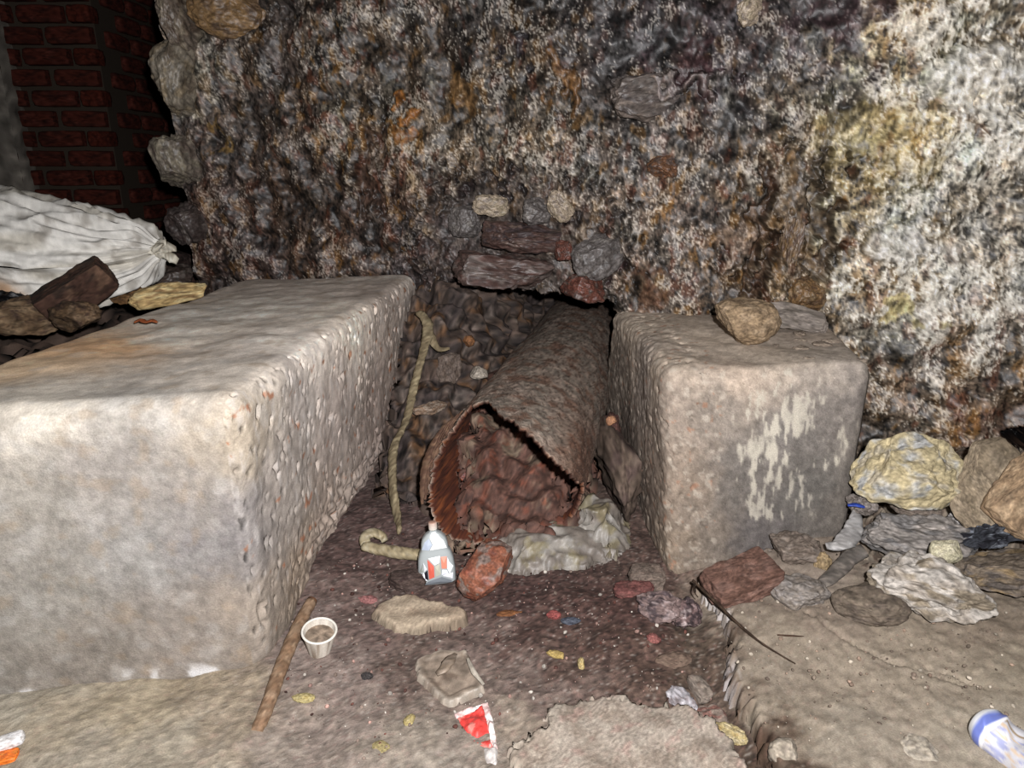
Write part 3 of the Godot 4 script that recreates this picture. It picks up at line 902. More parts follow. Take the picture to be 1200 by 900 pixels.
func make_sack() -> void:
	# lumpy sack of pale cloth on the rubble behind the left block
	var o := thing("cloth_sack", Vector3(-1.29, 0.46, -2.1), "large dirty white cloth sack slumped on rubble beyond the left concrete block", "sack")
	var nu := 260
	var nv := 160
	var v := PackedVector3Array()
	var col := PackedColorArray()
	var fold := noise(91, 3.0, 2)
	for j in nv:
		for i in nu:
			var t := float(i) / (nu - 1)       # along the sack, right end gathered
			var a := TAU * j / (nv - 1)
			var x := lerpf(-0.62, 0.262, t)
			var r := pow(sin(PI * clampf(t * 0.93 + 0.035, 0.0, 1.0)), 0.5)
			var tail := smoothstep(0.955, 1.0, t)
			r = lerpf(r, 0.16 + 0.05 * sin(a * 5.0), tail)
			if i == nu - 1 or i == 0:
				r = 0.0
			var y := sin(a) * 0.185 * r
			var z := cos(a) * 0.26 * r
			y = maxf(y, -0.14)
			y += 0.13
			y += smoothstep(0.6, 1.0, t) * 0.02 + 0.03 * sin(t * 5.0) * r
			var f := absf(fold.get_noise_3d(x * 0.9, a * 0.55 + x * 0.35, 0.0)) * 0.06 + absf(fold.get_noise_3d(x * 2.0 + 9.0, a * 1.3, 4.0)) * 0.018
			f += sin(a * 22.0 + fold.get_noise_2d(x, a) * 6.0) * 0.006 * smoothstep(0.7, 0.95, t)
			var rad := Vector3(0, sin(a), cos(a))
			var p := Vector3(x, y, z) - rad * f * minf(r * 1.4, 1.0)
			v.append(p)
			var c := Color(0.9, 0.89, 0.86).lerp(Color(0.82, 0.8, 0.75), smoothstep(0.0, 0.35, fold.get_noise_3d(x, a * 0.5, 8.0)))
			c = c.lerp(Color(0.42, 0.39, 0.35), smoothstep(0.16, 0.5, n_mid.get_noise_3d(p.x, p.y, p.z)) * 0.4)
			c = c.lerp(Color(0.62, 0.48, 0.36), (1.0 - smoothstep(0.05, 0.13, Vector2(p.x + 0.12, p.y - 0.02).length() + n_mid.get_noise_3dv(p) * 0.05)) * 0.8)
			col.append(shade(c, 1.0 + n_fine.get_noise_3dv(p) * 0.14))
	part("cloth", commit(v, weave(nu, nv), col), mat.cloth, o)
	for k in 4:
		var a := 0.6 + k * 1.1
		part("gathered_end", swept([Vector3(0.235, 0.145, 0.02), Vector3(0.265, 0.145 + sin(a) * 0.02, 0.02 + cos(a) * 0.03), Vector3(0.275 + 0.006 * k, 0.135 + sin(a) * 0.035, 0.02 + cos(a) * 0.05)], [0.03, 0.028, 0.012], 10, [Color(0.84, 0.82, 0.76), Color(0.74, 0.71, 0.64)], 0.4, 0.6, 0.8), mat.cloth, o)


func make_bag() -> void:
	var tones := [Color(0.45, 0.42, 0.39), Color(0.56, 0.54, 0.51), Color(0.46, 0.42, 0.3)]
	var build := func(poly, tall, seedy):
		var m := lying(poly, 0.003, 0.006, func(p, d): return 0.004 + smoothstep(0.0, 0.06, d) * tall + smoothstep(0.0, 0.015, d) * 0.01, func(p, d): return Color.WHITE, -0.004)
		return roughen(m, 0.032 if tall > 0.05 else 0.016, 0.0015, func(p, c0):
			var c: Color = tones[0].lerp(tones[1], smoothstep(-0.1, 0.3, n_mid.get_noise_3dv(p * 0.9 + Vector3(seedy, 0, 0))))
			c = c.lerp(tones[2], smoothstep(0.1, 0.35, n_mid.get_noise_3dv(p + Vector3(seedy * 2.0, 6.0, 0))) * 0.6)
			return shade(c, 1.0 + n_fine.get_noise_3dv(p) * 0.25), noise(61, 9.0, 2))
	var o := thing("plastic_bag", Vector3.ZERO, "crumpled grey white plastic bag lying in front of the pipe mouth", "bag")
	part("flat_end", build.call(PackedVector2Array([Vector2(-0.087, -1.456), Vector2(0.000, -1.504), Vector2(0.124, -1.529), Vector2(0.217, -1.529), Vector2(0.273, -1.487), Vector2(0.271, -1.440), Vector2(0.213, -1.388), Vector2(0.169, -1.363), Vector2(0.074, -1.339), Vector2(0.000, -1.332), Vector2(-0.028, -1.381)]), 0.04, 1.0), mat.plastic, o)
	part("crumpled_top", build.call(PackedVector2Array([Vector2(0.125, -1.490), Vector2(0.152, -1.578), Vector2(0.204, -1.625), Vector2(0.231, -1.569), Vector2(0.284, -1.533), Vector2(0.272, -1.434), Vector2(0.222, -1.381), Vector2(0.173, -1.410), Vector2(0.132, -1.434)]), 0.07, 5.0), mat.plastic, o, Vector3(0, 0.012, 0))


func make_left_rubble() -> void:
	var heap := lying(PackedVector2Array([Vector2(-3.1, -1.05), Vector2(-3.1, -4.35), Vector2(-1.85, -4.35), Vector2(-1.1, -3.4), Vector2(-0.9, -2.5), Vector2(-0.96, -1.05)]), 0.02, 0.03, func(p, d):
		return 0.33 + n_big.get_noise_2d(p.x, p.y) * 0.05 + n_lump.get_noise_2d(p.x, p.y) * 0.04 + 0.05 * smoothstep(-2.2, -3.0, p.y),
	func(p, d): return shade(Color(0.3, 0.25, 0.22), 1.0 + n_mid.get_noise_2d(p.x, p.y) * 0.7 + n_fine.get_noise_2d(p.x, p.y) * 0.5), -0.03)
	var o := part("floor_alcove", heap, mat.soil, self)
	structure(o)
	stone("brick", Vector3(-1.157, 0.460, -1.834) - Vector3(0, 0.02, 0.02), Vector3(0.11, 0.06, 0.06), 31, [Color(0.27, 0.2, 0.17), Color(0.36, 0.28, 0.23), Color(0.2, 0.16, 0.14)], {"boxy": 0.85, "cuts": 1, "rough": 0.05, "turn": Vector3(14, 34, 36)}, "dark broken brick tilted on edge against the white cloth sack", "brick")
	stone("stone", Vector3(-1.279, 0.420, -1.807), Vector3(0.1, 0.055, 0.06), 32, [Color(0.38, 0.31, 0.24), Color(0.45, 0.38, 0.3), Color(0.26, 0.21, 0.18)], {"boxy": 0.4, "turn": Vector3(0, 20, -6)}, "brown stone at the foot of the sack beside the left frame edge", "stone")
	stone("stone", Vector3(-1.109, 0.440, -1.761), Vector3(0.08, 0.04, 0.05), 33, [Color(0.36, 0.29, 0.22), Color(0.42, 0.35, 0.28), Color(0.24, 0.19, 0.16)], {"boxy": 0.3, "turn": Vector3(0, -30, 10)}, "mottled brown stone just below the tilted dark brick", "stone")
	stone("stone", Vector3(-0.955, 0.470, -1.947), Vector3(0.11, 0.032, 0.035), 34, [Color(0.7, 0.6, 0.42), Color(0.74, 0.67, 0.5), Color(0.52, 0.42, 0.3)], {"boxy": 0.5, "cuts": 5, "rough": 0.06, "turn": Vector3(0, 40, 6)}, "cream yellow wedge of stone along the far edge of the left block", "stone")
	stone("stone", Vector3(-1.144, 0.450, -2.076), Vector3(0.06, 0.045, 0.05), 35, [Color(0.4, 0.3, 0.2), Color(0.46, 0.36, 0.25), Color(0.25, 0.19, 0.15)], {"boxy": 0.4, "turn": Vector3(0, 15, 0)}, "small brown stone between the dark brick and the cream wedge", "stone")
	stone("stone", Vector3(-1.253, 0.440, -2.370), Vector3(0.09, 0.05, 0.06), 36, [Color(0.3, 0.26, 0.23), Color(0.36, 0.32, 0.29), Color(0.22, 0.18, 0.16)], {"boxy": 0.7, "turn": Vector3(0, 10, 0)}, "dark grey stone behind the cream wedge of stone", "stone")
	stone("stone", Vector3(-1.360, 0.420, -2.846), Vector3(0.09, 0.06, 0.07), 37, [Color(0.2, 0.16, 0.15), Color(0.28, 0.24, 0.22), Color(0.15, 0.12, 0.11)], {"boxy": 0.3}, "blackish stone at the foot of the broken wall end", "stone")
	stone("black_bag", Vector3(-1.360, 0.460, -1.901), Vector3(0.08, 0.03, 0.05), 38, [Color(0.05, 0.05, 0.06), Color(0.08, 0.08, 0.09), Color(0.03, 0.03, 0.03)], {"cuts": 0, "rough": 0.2}, "black plastic bag scrap tucked under the white sack", "bag", "", mat.plastic)
	var blue := thing("plastic_scrap", Vector3(-1.230, 0.470, -2.151), "small pale blue plastic scrap beside the tilted dark brick", "plastic")
	part("scrap", swept([Vector3(-0.03, 0.0, 0.01), Vector3(0, 0.012, 0.0), Vector3(0.035, 0.03, -0.01)], [0.012, 0.018, 0.012], 12, [Color(0.6, 0.68, 0.74), Color(0.7, 0.76, 0.8)], 0.5, 0.2), mat.plastic, blue)
	var rng := RandomNumberGenerator.new()
	rng.seed = 77
	for k in 12:
		var p := Vector3(rng.randf_range(-1.75, -1.05), 0.36, rng.randf_range(-3.2, -2.45))
		var s := rng.randf_range(0.03, 0.08)
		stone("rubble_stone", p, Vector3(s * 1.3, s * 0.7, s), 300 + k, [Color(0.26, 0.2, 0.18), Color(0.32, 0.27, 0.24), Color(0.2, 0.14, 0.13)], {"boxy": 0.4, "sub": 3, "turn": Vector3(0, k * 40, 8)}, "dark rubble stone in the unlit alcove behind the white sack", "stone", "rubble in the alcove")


func make_right_rubble() -> void:
	var heap := lying(PackedVector2Array([Vector2(0.764, -1.451), Vector2(0.966, -1.824), Vector2(1.111, -2.078), Vector2(2.875, -2.499), Vector2(1.575, -1.249), Vector2(1.050, -1.249), Vector2(0.821, -1.279), Vector2(0.670, -1.279)]), 0.006, 0.03, func(p, d):
		return 0.03 + 0.1 * smoothstep(0.0, 0.22, d) * smoothstep(-1.25, -1.6, p.y) + n_lump.get_noise_2d(p.x, p.y) * 0.02 + n_fine.get_noise_2d(p.x, p.y) * 0.006,
	func(p, d):
		var c := Color(0.48, 0.44, 0.39).lerp(Color(0.36, 0.31, 0.27), smoothstep(-0.1, 0.3, n_mid.get_noise_2d(p.x, p.y)))
		return shade(c, 1.0 + n_fine.get_noise_2d(p.x, p.y) * 0.5 + n_hi.get_noise_2d(p.x, p.y) * 0.4), -0.02)
	var o := part("rubble_bed", heap, mat.soil, self)
	o.set_meta("kind", "stuff")
	tag(o, "bed of grey dust and rubble under the stones beside the right block", "rubble")
	stone("stone", Vector3(0.841, 0.160, -1.373), Vector3(0.118, 0.085, 0.06), 51, [Color(0.687, 0.635, 0.503), Color(0.665, 0.628, 0.545), Color(0.635, 0.635, 0.624)], {"sub": 5, "cuts": 6, "rough": 0.09, "turn": Vector3(-22, -14, 14), "patch": 0.25}, "big yellowish stone with faint blue stains leaning against the wall on the right", "stone")
	stone("stone", Vector3(0.844, 0.060, -1.321), Vector3(0.125, 0.05, 0.075), 52, [Color(0.501, 0.479, 0.459), Color(0.447, 0.436, 0.429), Color(0.603, 0.574, 0.548)], {"sub": 5, "cuts": 7, "rough": 0.12, "turn": Vector3(-12, -6, -6)}, "long grey stone below the big yellowish stone", "stone")
	stone("stone", Vector3(0.825, 0.130, -1.182), Vector3(0.032, 0.03, 0.02), 53, [Color(0.715, 0.691, 0.585), Color(0.698, 0.670, 0.585), Color(0.662, 0.627, 0.531)], {"cuts": 4, "rough": 0.05, "sink": 0.01}, "small cream lump sitting on the end of the long grey stone", "stone")
	stone("plaster_lump", Vector3(0.789, 0.035, -1.153), Vector3(0.11, 0.05, 0.07), 54, [Color(0.656, 0.632, 0.600), Color(0.489, 0.449, 0.390), Color(0.572, 0.539, 0.499)], {"sub": 5, "cuts": 6, "rough": 0.13, "turn": Vector3(0, -20, -8), "patch": 0.1}, "white crusted plaster lump in front of the long grey stone", "plaster")
	stone("stone", Vector3(0.678, 0.028, -1.147), Vector3(0.07, 0.03, 0.055), 55, [Color(0.392, 0.353, 0.311), Color(0.360, 0.324, 0.291), Color(0.424, 0.382, 0.337)], {"sub": 4, "cuts": 3, "rough": 0.06}, "rounded dusty brown stone half buried left of the white plaster lump", "stone")
	stone("brick", Vector3(0.455, 0.028, -1.222), Vector3(0.085, 0.037, 0.052), 56, [Color(0.402, 0.306, 0.268), Color(0.436, 0.342, 0.305), Color(0.349, 0.262, 0.227)], {"sub": 5, "boxy": 0.75, "cuts": 3, "rough": 0.05, "turn": Vector3(8, 18, 10)}, "broken red brown brick on the slab in front of the right block", "brick")
	stone("charcoal", Vector3(0.981, 0.100, -1.281), Vector3(0.09, 0.025, 0.035), 57, [Color(0.218, 0.225, 0.244), Color(0.138, 0.138, 0.156), Color(0.465, 0.483, 0.511)], {"sub": 5, "cuts": 6, "rough": 0.2, "turn": Vector3(0, 16, 6)}, "black charred chunk between the tan slabs at the right", "charcoal")
	stone("stone", Vector3(0.959, 0.110, -1.341), Vector3(0.035, 0.022, 0.025), 58, [Color(0.682, 0.664, 0.651), Color(0.537, 0.523, 0.511), Color(0.610, 0.592, 0.584)], {"cuts": 5, "rough": 0.15}, "small whitish stone at the left end of the black charred chunk", "stone")
	stone("stone", Vector3(1.000, 0.120, -1.345), Vector3(0.12, 0.1, 0.025), 59, [Color(0.531, 0.477, 0.401), Color(0.485, 0.435, 0.369), Color(0.569, 0.515, 0.440)], {"sub": 5, "boxy": 0.5, "cuts": 6, "rough": 0.04, "turn": Vector3(-38, 8, 20)}, "flat tan slab of stone leaning on the wall behind the black chunk", "stone")
	stone("stone", Vector3(1.047, 0.130, -1.280), Vector3(0.075, 0.1, 0.03), 60, [Color(0.561, 0.473, 0.377), Color(0.607, 0.523, 0.424), Color(0.485, 0.408, 0.330)], {"sub": 5, "boxy": 0.6, "cuts": 4, "rough": 0.05, "turn": Vector3(-30, -20, -30)}, "orange tan slab leaning at the right edge of the rubble", "stone")
	stone("stone", Vector3(0.978, 0.050, -1.204), Vector3(0.115, 0.042, 0.06), 61, [Color(0.433, 0.391, 0.344), Color(0.387, 0.359, 0.337), Color(0.514, 0.444, 0.344)], {"sub": 5, "boxy": 0.5, "cuts": 4, "rough": 0.07, "turn": Vector3(0, 14, -4)}, "flat dull brown stone under the black charred chunk", "stone")
	stone("stone", Vector3(0.877, 0.130, -1.372), Vector3(0.06, 0.025, 0.04), 62, [Color(0.492, 0.447, 0.408), Color(0.454, 0.408, 0.377), Color(0.531, 0.485, 0.447)], {"boxy": 0.6, "cuts": 3, "rough": 0.05, "turn": Vector3(0, 10, 0)}, "small grey brown stone wedged between the yellowish and long grey stones", "stone")
	stone("stone", Vector3(0.563, 0.026, -1.196), Vector3(0.055, 0.024, 0.05), 63, [Color(0.489, 0.462, 0.437), Color(0.449, 0.416, 0.383), Color(0.539, 0.516, 0.499)], {"cuts": 3, "rough": 0.1}, "low grey crusted stone right of the broken red brick", "stone")
	stone("stone", Vector3(0.609, 0.028, -1.350), Vector3(0.06, 0.03, 0.05), 64, [Color(0.444, 0.401, 0.366), Color(0.408, 0.366, 0.330), Color(0.504, 0.465, 0.431)], {"cuts": 4, "rough": 0.1}, "dusty stone against the foot of the right block behind the red brick", "stone")
	stone("stone", Vector3(0.654, 0.030, -1.303), Vector3(0.018, 0.022, 0.016), 65, [Color(0.591, 0.512, 0.393), Color(0.557, 0.488, 0.382), Color(0.505, 0.437, 0.340)], {"cuts": 5, "rough": 0.12, "sub": 3}, "little yellow tan chip just left of the curved grey strip", "stone")
	stone("stone", Vector3(0.767, 0.120, -1.391), Vector3(0.035, 0.022, 0.03), 66, [Color(0.441, 0.412, 0.389), Color(0.553, 0.523, 0.503), Color(0.367, 0.337, 0.313)], {"cuts": 6, "rough": 0.15}, "grey chip under the left end of the yellowish stone", "stone")
	var blue := thing("plastic_scrap", Vector3(0.734, 0.150, -1.365), "tiny bright blue plastic scrap under the left end of the yellowish stone", "plastic")
	part("scrap", swept([Vector3(-0.014, 0, 0), Vector3(0, 0.003, 0.004), Vector3(0.018, 0.0, 0.008)], [0.005, 0.008, 0.005], 10, [Color(0.16, 0.26, 0.6), Color(0.24, 0.34, 0.7)], 0.4, 0.2), mat.plastic, blue)
	var st := thing("rubber_strip", Vector3.ZERO, "curved grey rubber strip sticking out below the long grey stone", "strip")
	part("strip", swept([Vector3(0.599, 0.035, -1.227), Vector3(0.626, 0.045, -1.232), Vector3(0.675, 0.055, -1.270), Vector3(0.710, 0.065, -1.299), Vector3(0.739, 0.075, -1.306)], [0.009, 0.015, 0.016, 0.017, 0.016], 14, [Color(0.36, 0.34, 0.32), Color(0.46, 0.43, 0.4)], 0.4, 0.15, 0.5), mat.plastic, st)
	var st2 := thing("metal_scrap", Vector3.ZERO, "bent silvery grey scrap against the left end of the long grey stone", "scrap")
	part("scrap", swept([Vector3(0.657, 0.085, -1.306), Vector3(0.686, 0.090, -1.305), Vector3(0.730, 0.100, -1.344), Vector3(0.758, 0.120, -1.391)], [0.012, 0.02, 0.022, 0.012], 14, [Color(0.56, 0.55, 0.54), Color(0.7, 0.69, 0.68)], 0.35, 0.3, 0.8), mat.plastic, st2)
	var tw := thing("twig", Vector3.ZERO, "thin dark twig lying across the slab in front of the red brick", "twig")
	part("stem", swept([Vector3(0.361, 0.055, -1.226), Vector3(0.388, 0.045, -1.177), Vector3(0.413, 0.042, -1.112), Vector3(0.440, 0.038, -1.059), Vector3(0.484, 0.034, -1.006)], [0.003, 0.0032, 0.0028, 0.002, 0.001], 8, [Color(0.2, 0.16, 0.13), Color(0.28, 0.23, 0.19)], 1.0, 0.4), mat.stone, tw)
	part("side_shoot", swept([Vector3(0.366, 0.052, -1.225), Vector3(0.352, 0.060, -1.183), Vector3(0.357, 0.055, -1.168)], [0.0025, 0.002, 0.001], 7, [Color(0.2, 0.16, 0.13), Color(0.28, 0.23, 0.19)]), mat.stone, tw)
	var tw2 := thing("twig", Vector3.ZERO, "short thin splinter by the pink smear on the slab", "twig")
	part("stem", swept([Vector3(0.479, 0.038, -1.078), Vector3(0.500, 0.037, -1.077), Vector3(0.526, 0.036, -1.076)], [0.0014, 0.0018, 0.001], 7, [Color(0.24, 0.18, 0.14), Color(0.3, 0.24, 0.2)]), mat.stone, tw2)
	# on top of the right block
	stone("stone", Vector3(0.550, 0.440, -1.635), Vector3(0.086, 0.058, 0.062), 71, [Color(0.560, 0.480, 0.383), Color(0.608, 0.528, 0.432), Color(0.496, 0.424, 0.342)], {"sub": 5, "cuts": 4, "rough": 0.05, "turn": Vector3(0, 10, -4)}, "round tan stone sitting on the right concrete block", "stone")
	stone("plaster_flake", Vector3(0.720, 0.440, -1.790), Vector3(0.1, 0.012, 0.055), 72, [Color(0.554, 0.517, 0.485), Color(0.501, 0.468, 0.435), Color(0.595, 0.558, 0.527)], {"sub": 4, "boxy": 0.5, "cuts": 6, "rough": 0.06, "turn": Vector3(30, -32, -12)}, "large grey plaster flake propped behind the round stone on the right block", "plaster")
	var rng := RandomNumberGenerator.new()
	rng.seed = 5
	for e in [[0.022, -0.014], [0.055, 0.034], [-0.011, 0.068], [0.077, 0.17], [0.018, 0.136], [-0.055, 0.034], [0.088, 0.0], [-0.026, 0.17], [0.121, 0.082], [0.044, -0.068]]:
		var s := rng.randf_range(0.008, 0.024)
		stone("plaster_chip", Vector3(0.679, 0.440, -1.652) + Vector3(e[0], -0.002, e[1]), Vector3(s, s * 0.3, s * 0.7), 400 + int(e[0] * 450.0), [Color(0.52, 0.47, 0.42), Color(0.6, 0.55, 0.49), Color(0.45, 0.4, 0.36)], {"boxy": 0.4, "cuts": 6, "sub": 3, "turn": Vector3(0, rng.randf() * 180, rng.randf_range(-8, 8))}, "grey plaster chip scattered on the back of the right block", "plaster", "plaster chips on the right block")


func make_channel_things() -> void:
	stone("red_stone", grounded(Vector3(-0.051, 0.000, -1.267)), Vector3(0.062, 0.052, 0.072), 81, [Color(0.500, 0.317, 0.245), Color(0.470, 0.408, 0.377), Color(0.439, 0.255, 0.198)], {"sub": 5, "cuts": 5, "rough": 0.05, "boxy": 0.25, "turn": Vector3(10, -24, 0), "patch": 0.1}, "rounded red brick lump beside the bottle in front of the pipe", "stone", "", mat.damp)
	var o := part("flat_stone", lying(PackedVector2Array([Vector2(-0.278, -1.180), Vector2(-0.262, -1.220), Vector2(-0.240, -1.243), Vector2(-0.209, -1.249), Vector2(-0.172, -1.231), Vector2(-0.133, -1.217), Vector2(-0.087, -1.188), Vector2(-0.086, -1.164), Vector2(-0.107, -1.148), Vector2(-0.153, -1.137), Vector2(-0.176, -1.124), Vector2(-0.221, -1.127), Vector2(-0.240, -1.142)]), 0.003, 0.006, func(p, d): return 0.006 + 0.011 * smoothstep(0.0, 0.012, d) + n_soft.get_noise_2d(p.x * 1.5, p.y * 1.5) * 0.006 + n_fine.get_noise_2d(p.x, p.y) * 0.0008,
	func(p, d): return shade(Color(0.66, 0.6, 0.52).lerp(Color(0.6, 0.535, 0.46), smoothstep(-0.1, 0.3, n_mid.get_noise_2d(p.x, p.y))), (0.78 + 0.22 * smoothstep(0.0, 0.012, d)) * (1.0 + n_hi.get_noise_2d(p.x, p.y) * 0.25)), -0.006), mat.stone, self)
	tag(o, "flat tan stone lying below the bottle and the pale strap", "stone")
	var pl := thing("broken_plate", Vector3.ZERO, "flat dusty grey broken plate with a folded right edge lying behind the red wrapper", "plate")
	part("sheet", lying(PackedVector2Array([Vector2(-0.174, -1.055), Vector2(-0.124, -1.076), Vector2(-0.081, -1.081), Vector2(-0.066, -1.028), Vector2(-0.042, -0.980), Vector2(-0.074, -0.962), Vector2(-0.106, -0.946), Vector2(-0.134, -0.970), Vector2(-0.164, -1.003)]), 0.0028, 0.004, func(p, d): return 0.004 + 0.006 * smoothstep(0.0, 0.006, d) - 0.004 * smoothstep(0.012, 0.02, d) + n_soft.get_noise_2d(p.x, p.y) * 0.006,
	func(p, d): return shade(Color(0.5, 0.45, 0.4).lerp(Color(0.6, 0.56, 0.51), 1.0 - smoothstep(0.004, 0.012, d)).lerp(Color(0.36, 0.31, 0.27), smoothstep(0.1, 0.4, n_mid.get_noise_2d(p.x + 2.0, p.y)) * 0.7), 1.0 + n_fine.get_noise_2d(p.x, p.y) * 0.3), -0.006), mat.plastic, pl)
	part("folded_edge", swept([Vector3(-0.078, 0.018, -1.039), Vector3(-0.064, 0.020, -1.001), Vector3(-0.047, 0.016, -0.977)], [0.003, 0.005, 0.003], 8, [Color(0.6, 0.57, 0.52), Color(0.68, 0.65, 0.6)], 0.4, 0.3), mat.plastic, pl)
	part("torn_flap", swept([Vector3(-0.129, 0.014, -1.004), Vector3(-0.115, 0.020, -1.014), Vector3(-0.108, 0.018, -1.039), Vector3(-0.101, 0.014, -1.057)], [0.006, 0.011, 0.009, 0.004], 8, [Color(0.42, 0.37, 0.32), Color(0.5, 0.45, 0.4)], 0.35, 0.5), mat.plastic, pl)
	var stick := thing("wooden_stick", Vector3.ZERO, "round wooden stick lying along the foot of the left concrete block", "stick")
	part("shaft", swept([Vector3(-0.394, 0.028, -1.194), Vector3(-0.400, 0.022, -1.137), Vector3(-0.402, 0.014, -1.037), Vector3(-0.398, 0.008, -0.945), Vector3(-0.399, 0.000, -0.888)], [0.0105, 0.0125, 0.0122, 0.012, 0.0105], 20, [Color(0.47, 0.375, 0.295), Color(0.55, 0.46, 0.375)], 1.0, 0.15), mat.wood, stick)
	part("cut_end", swept([Vector3(-0.393, 0.029, -1.198), Vector3(-0.394, 0.028, -1.194)], [0.0098, 0.0106], 20, [Color(0.36, 0.25, 0.18), Color(0.42, 0.3, 0.22)]), mat.wood, stick)
	stone("stone", grounded(Vector3(-0.219, 0.000, -1.285)), Vector3(0.042, 0.02, 0.03), 82, [Color(0.294, 0.248, 0.229), Color(0.332, 0.286, 0.268), Color(0.248, 0.202, 0.190)], {"boxy": 0.5, "cuts": 4, "rough": 0.05}, "dark brown stone at the left foot of the bottle", "stone")
	stone("stone", grounded(Vector3(0.284, 0.000, -1.298)), Vector3(0.042, 0.024, 0.035), 83, [Color(0.423, 0.378, 0.344), Color(0.382, 0.337, 0.306), Color(0.460, 0.404, 0.366)], {"boxy": 0.5, "cuts": 4, "rough": 0.06}, "grey brown stone at the foot of the right block's left corner", "stone")
	stone("stone", grounded(Vector3(0.250, 0.000, -1.258)), Vector3(0.045, 0.014, 0.03), 84, [Color(0.428, 0.283, 0.267), Color(0.385, 0.269, 0.252), Color(0.338, 0.225, 0.215)], {"boxy": 0.3, "cuts": 4, "rough": 0.08, "turn": Vector3(0, 20, 0)}, "flat pinkish stone just in front of the grey corner stone", "stone")
	stone("stone", grounded(Vector3(0.294, 0.000, -1.186)), Vector3(0.05, 0.026, 0.034), 85, [Color(0.451, 0.387, 0.373), Color(0.274, 0.239, 0.244), Color(0.557, 0.504, 0.495)], {"cuts": 5, "rough": 0.14, "turn": Vector3(0, -24, 0)}, "mottled pink and grey stone beside the edge of the raised slab", "stone")
	stone("stone", grounded(Vector3(0.341, 0.000, -1.186)), Vector3(0.03, 0.032, 0.034), 86, [Color(0.415, 0.345, 0.337), Color(0.246, 0.211, 0.215), Color(0.592, 0.539, 0.531)], {"cuts": 5, "rough": 0.16}, "black speckled stone wedged against the raised slab edge", "stone")
	stone("stone", grounded(Vector3(0.264, 0.000, -1.108)), Vector3(0.014, 0.009, 0.012), 87, [Color(0.505, 0.327, 0.305), Color(0.471, 0.306, 0.291), Color(0.402, 0.265, 0.249)], {"cuts": 3, "sub": 3}, "small round pink pebble in the dark channel", "stone")
	stone("stone", grounded(Vector3(0.291, 0.000, -1.061)), Vector3(0.034, 0.01, 0.018), 88, [Color(0.389, 0.329, 0.288), Color(0.422, 0.362, 0.315), Color(0.339, 0.282, 0.247)], {"cuts": 4, "sub": 3, "turn": Vector3(0, 10, 0)}, "narrow brown stone chip in the gutter by the slab", "stone")
	stone("stone", grounded(Vector3(0.322, 0.000, -1.000)), Vector3(0.02, 0.012, 0.032), 89, [Color(0.473, 0.434, 0.396), Color(0.440, 0.402, 0.370), Color(0.402, 0.350, 0.317)], {"boxy": 0.6, "cuts": 3, "sub": 3, "turn": Vector3(0, 16, 0)}, "upright grey chip in the gutter above the pink patched stone", "stone")
	stone("stone", grounded(Vector3(0.314, 0.000, -0.937)), Vector3(0.042, 0.014, 0.034), 90, [Color(0.463, 0.413, 0.376), Color(0.456, 0.337, 0.306), Color(0.425, 0.381, 0.350)], {"boxy": 0.4, "cuts": 4, "turn": Vector3(0, 12, 0)}, "flat stone with a pink patch in the gutter by the pale slab", "stone")
	stone("bread_crust", grounded(Vector3(0.339, 0.000, -0.893), 0.004), Vector3(0.03, 0.014, 0.017), 92, [Color(0.592, 0.537, 0.393), Color(0.607, 0.561, 0.449), Color(0.516, 0.440, 0.294)], {"cuts": 3, "rough": 0.12, "turn": Vector3(0, -26, 0)}, "pale yellow crumbly lump in the gutter between the two slabs", "crust")
	stone("stone", grounded(Vector3(0.284, 0.000, -0.964)), Vector3(0.02, 0.01, 0.034), 93, [Color(0.602, 0.589, 0.601), Color(0.473, 0.440, 0.442), Color(0.651, 0.641, 0.653)], {"cuts": 5, "rough": 0.15, "sub": 3, "turn": Vector3(0, 30, 0)}, "white crusted chip between the pale slab and the pink patched stone", "stone")
	stone("stone", grounded(Vector3(0.401, 0.000, -0.824), 0.012), Vector3(0.026, 0.022, 0.02), 94, [Color(0.511, 0.476, 0.426), Color(0.482, 0.447, 0.402), Color(0.541, 0.511, 0.462)], {"cuts": 4, "sub": 3}, "pale pebble at the bottom edge right of the gutter", "stone")
	stone("stone", grounded(Vector3(0.597, 0.000, -0.821), 0.026), Vector3(0.03, 0.01, 0.03), 95, [Color(0.582, 0.550, 0.497), Color(0.550, 0.513, 0.459), Color(0.613, 0.582, 0.536)], {"cuts": 5, "sub": 3}, "whitish flake on the raised slab left of the can", "stone")
	# rubbish scraps
	var lit := thing("packet_scrap", grounded(Vector3(-0.755, 0.000, -0.837)), "orange and white packet scrap at the bottom left corner", "packet")
	part("orange_panel", rock(Vector3(0.024, 0.006, 0.014), 96, [Color(0.84, 0.42, 0.14), Color(0.8, 0.38, 0.14), Color(0.86, 0.5, 0.2)], {"boxy": 0.8, "cuts": 0, "rough": 0.03, "sub": 3, "turn": Vector3(0, 20, 0)}), mat.plastic, lit, Vector3(0.004, 0, 0.012))
	part("white_panel", rock(Vector3(0.026, 0.009, 0.012), 97, [Color(0.86, 0.85, 0.84), Color(0.8, 0.8, 0.8), Color(0.84, 0.82, 0.8)], {"boxy": 0.8, "cuts": 0, "rough": 0.03, "sub": 3, "turn": Vector3(0, 20, 8)}), mat.plastic, lit, Vector3(0, 0.006, -0.008))
	stone("yellow_scrap", grounded(Vector3(0.080, 0.000, -1.070)), Vector3(0.018, 0.006, 0.009), 98, [Color(0.589, 0.509, 0.315), Color(0.562, 0.482, 0.308), Color(0.616, 0.536, 0.363)], {"cuts": 4, "sub": 3, "turn": Vector3(0, -20, 0)}, "long yellow scrap on the dark soil in the middle of the floor", "scrap")
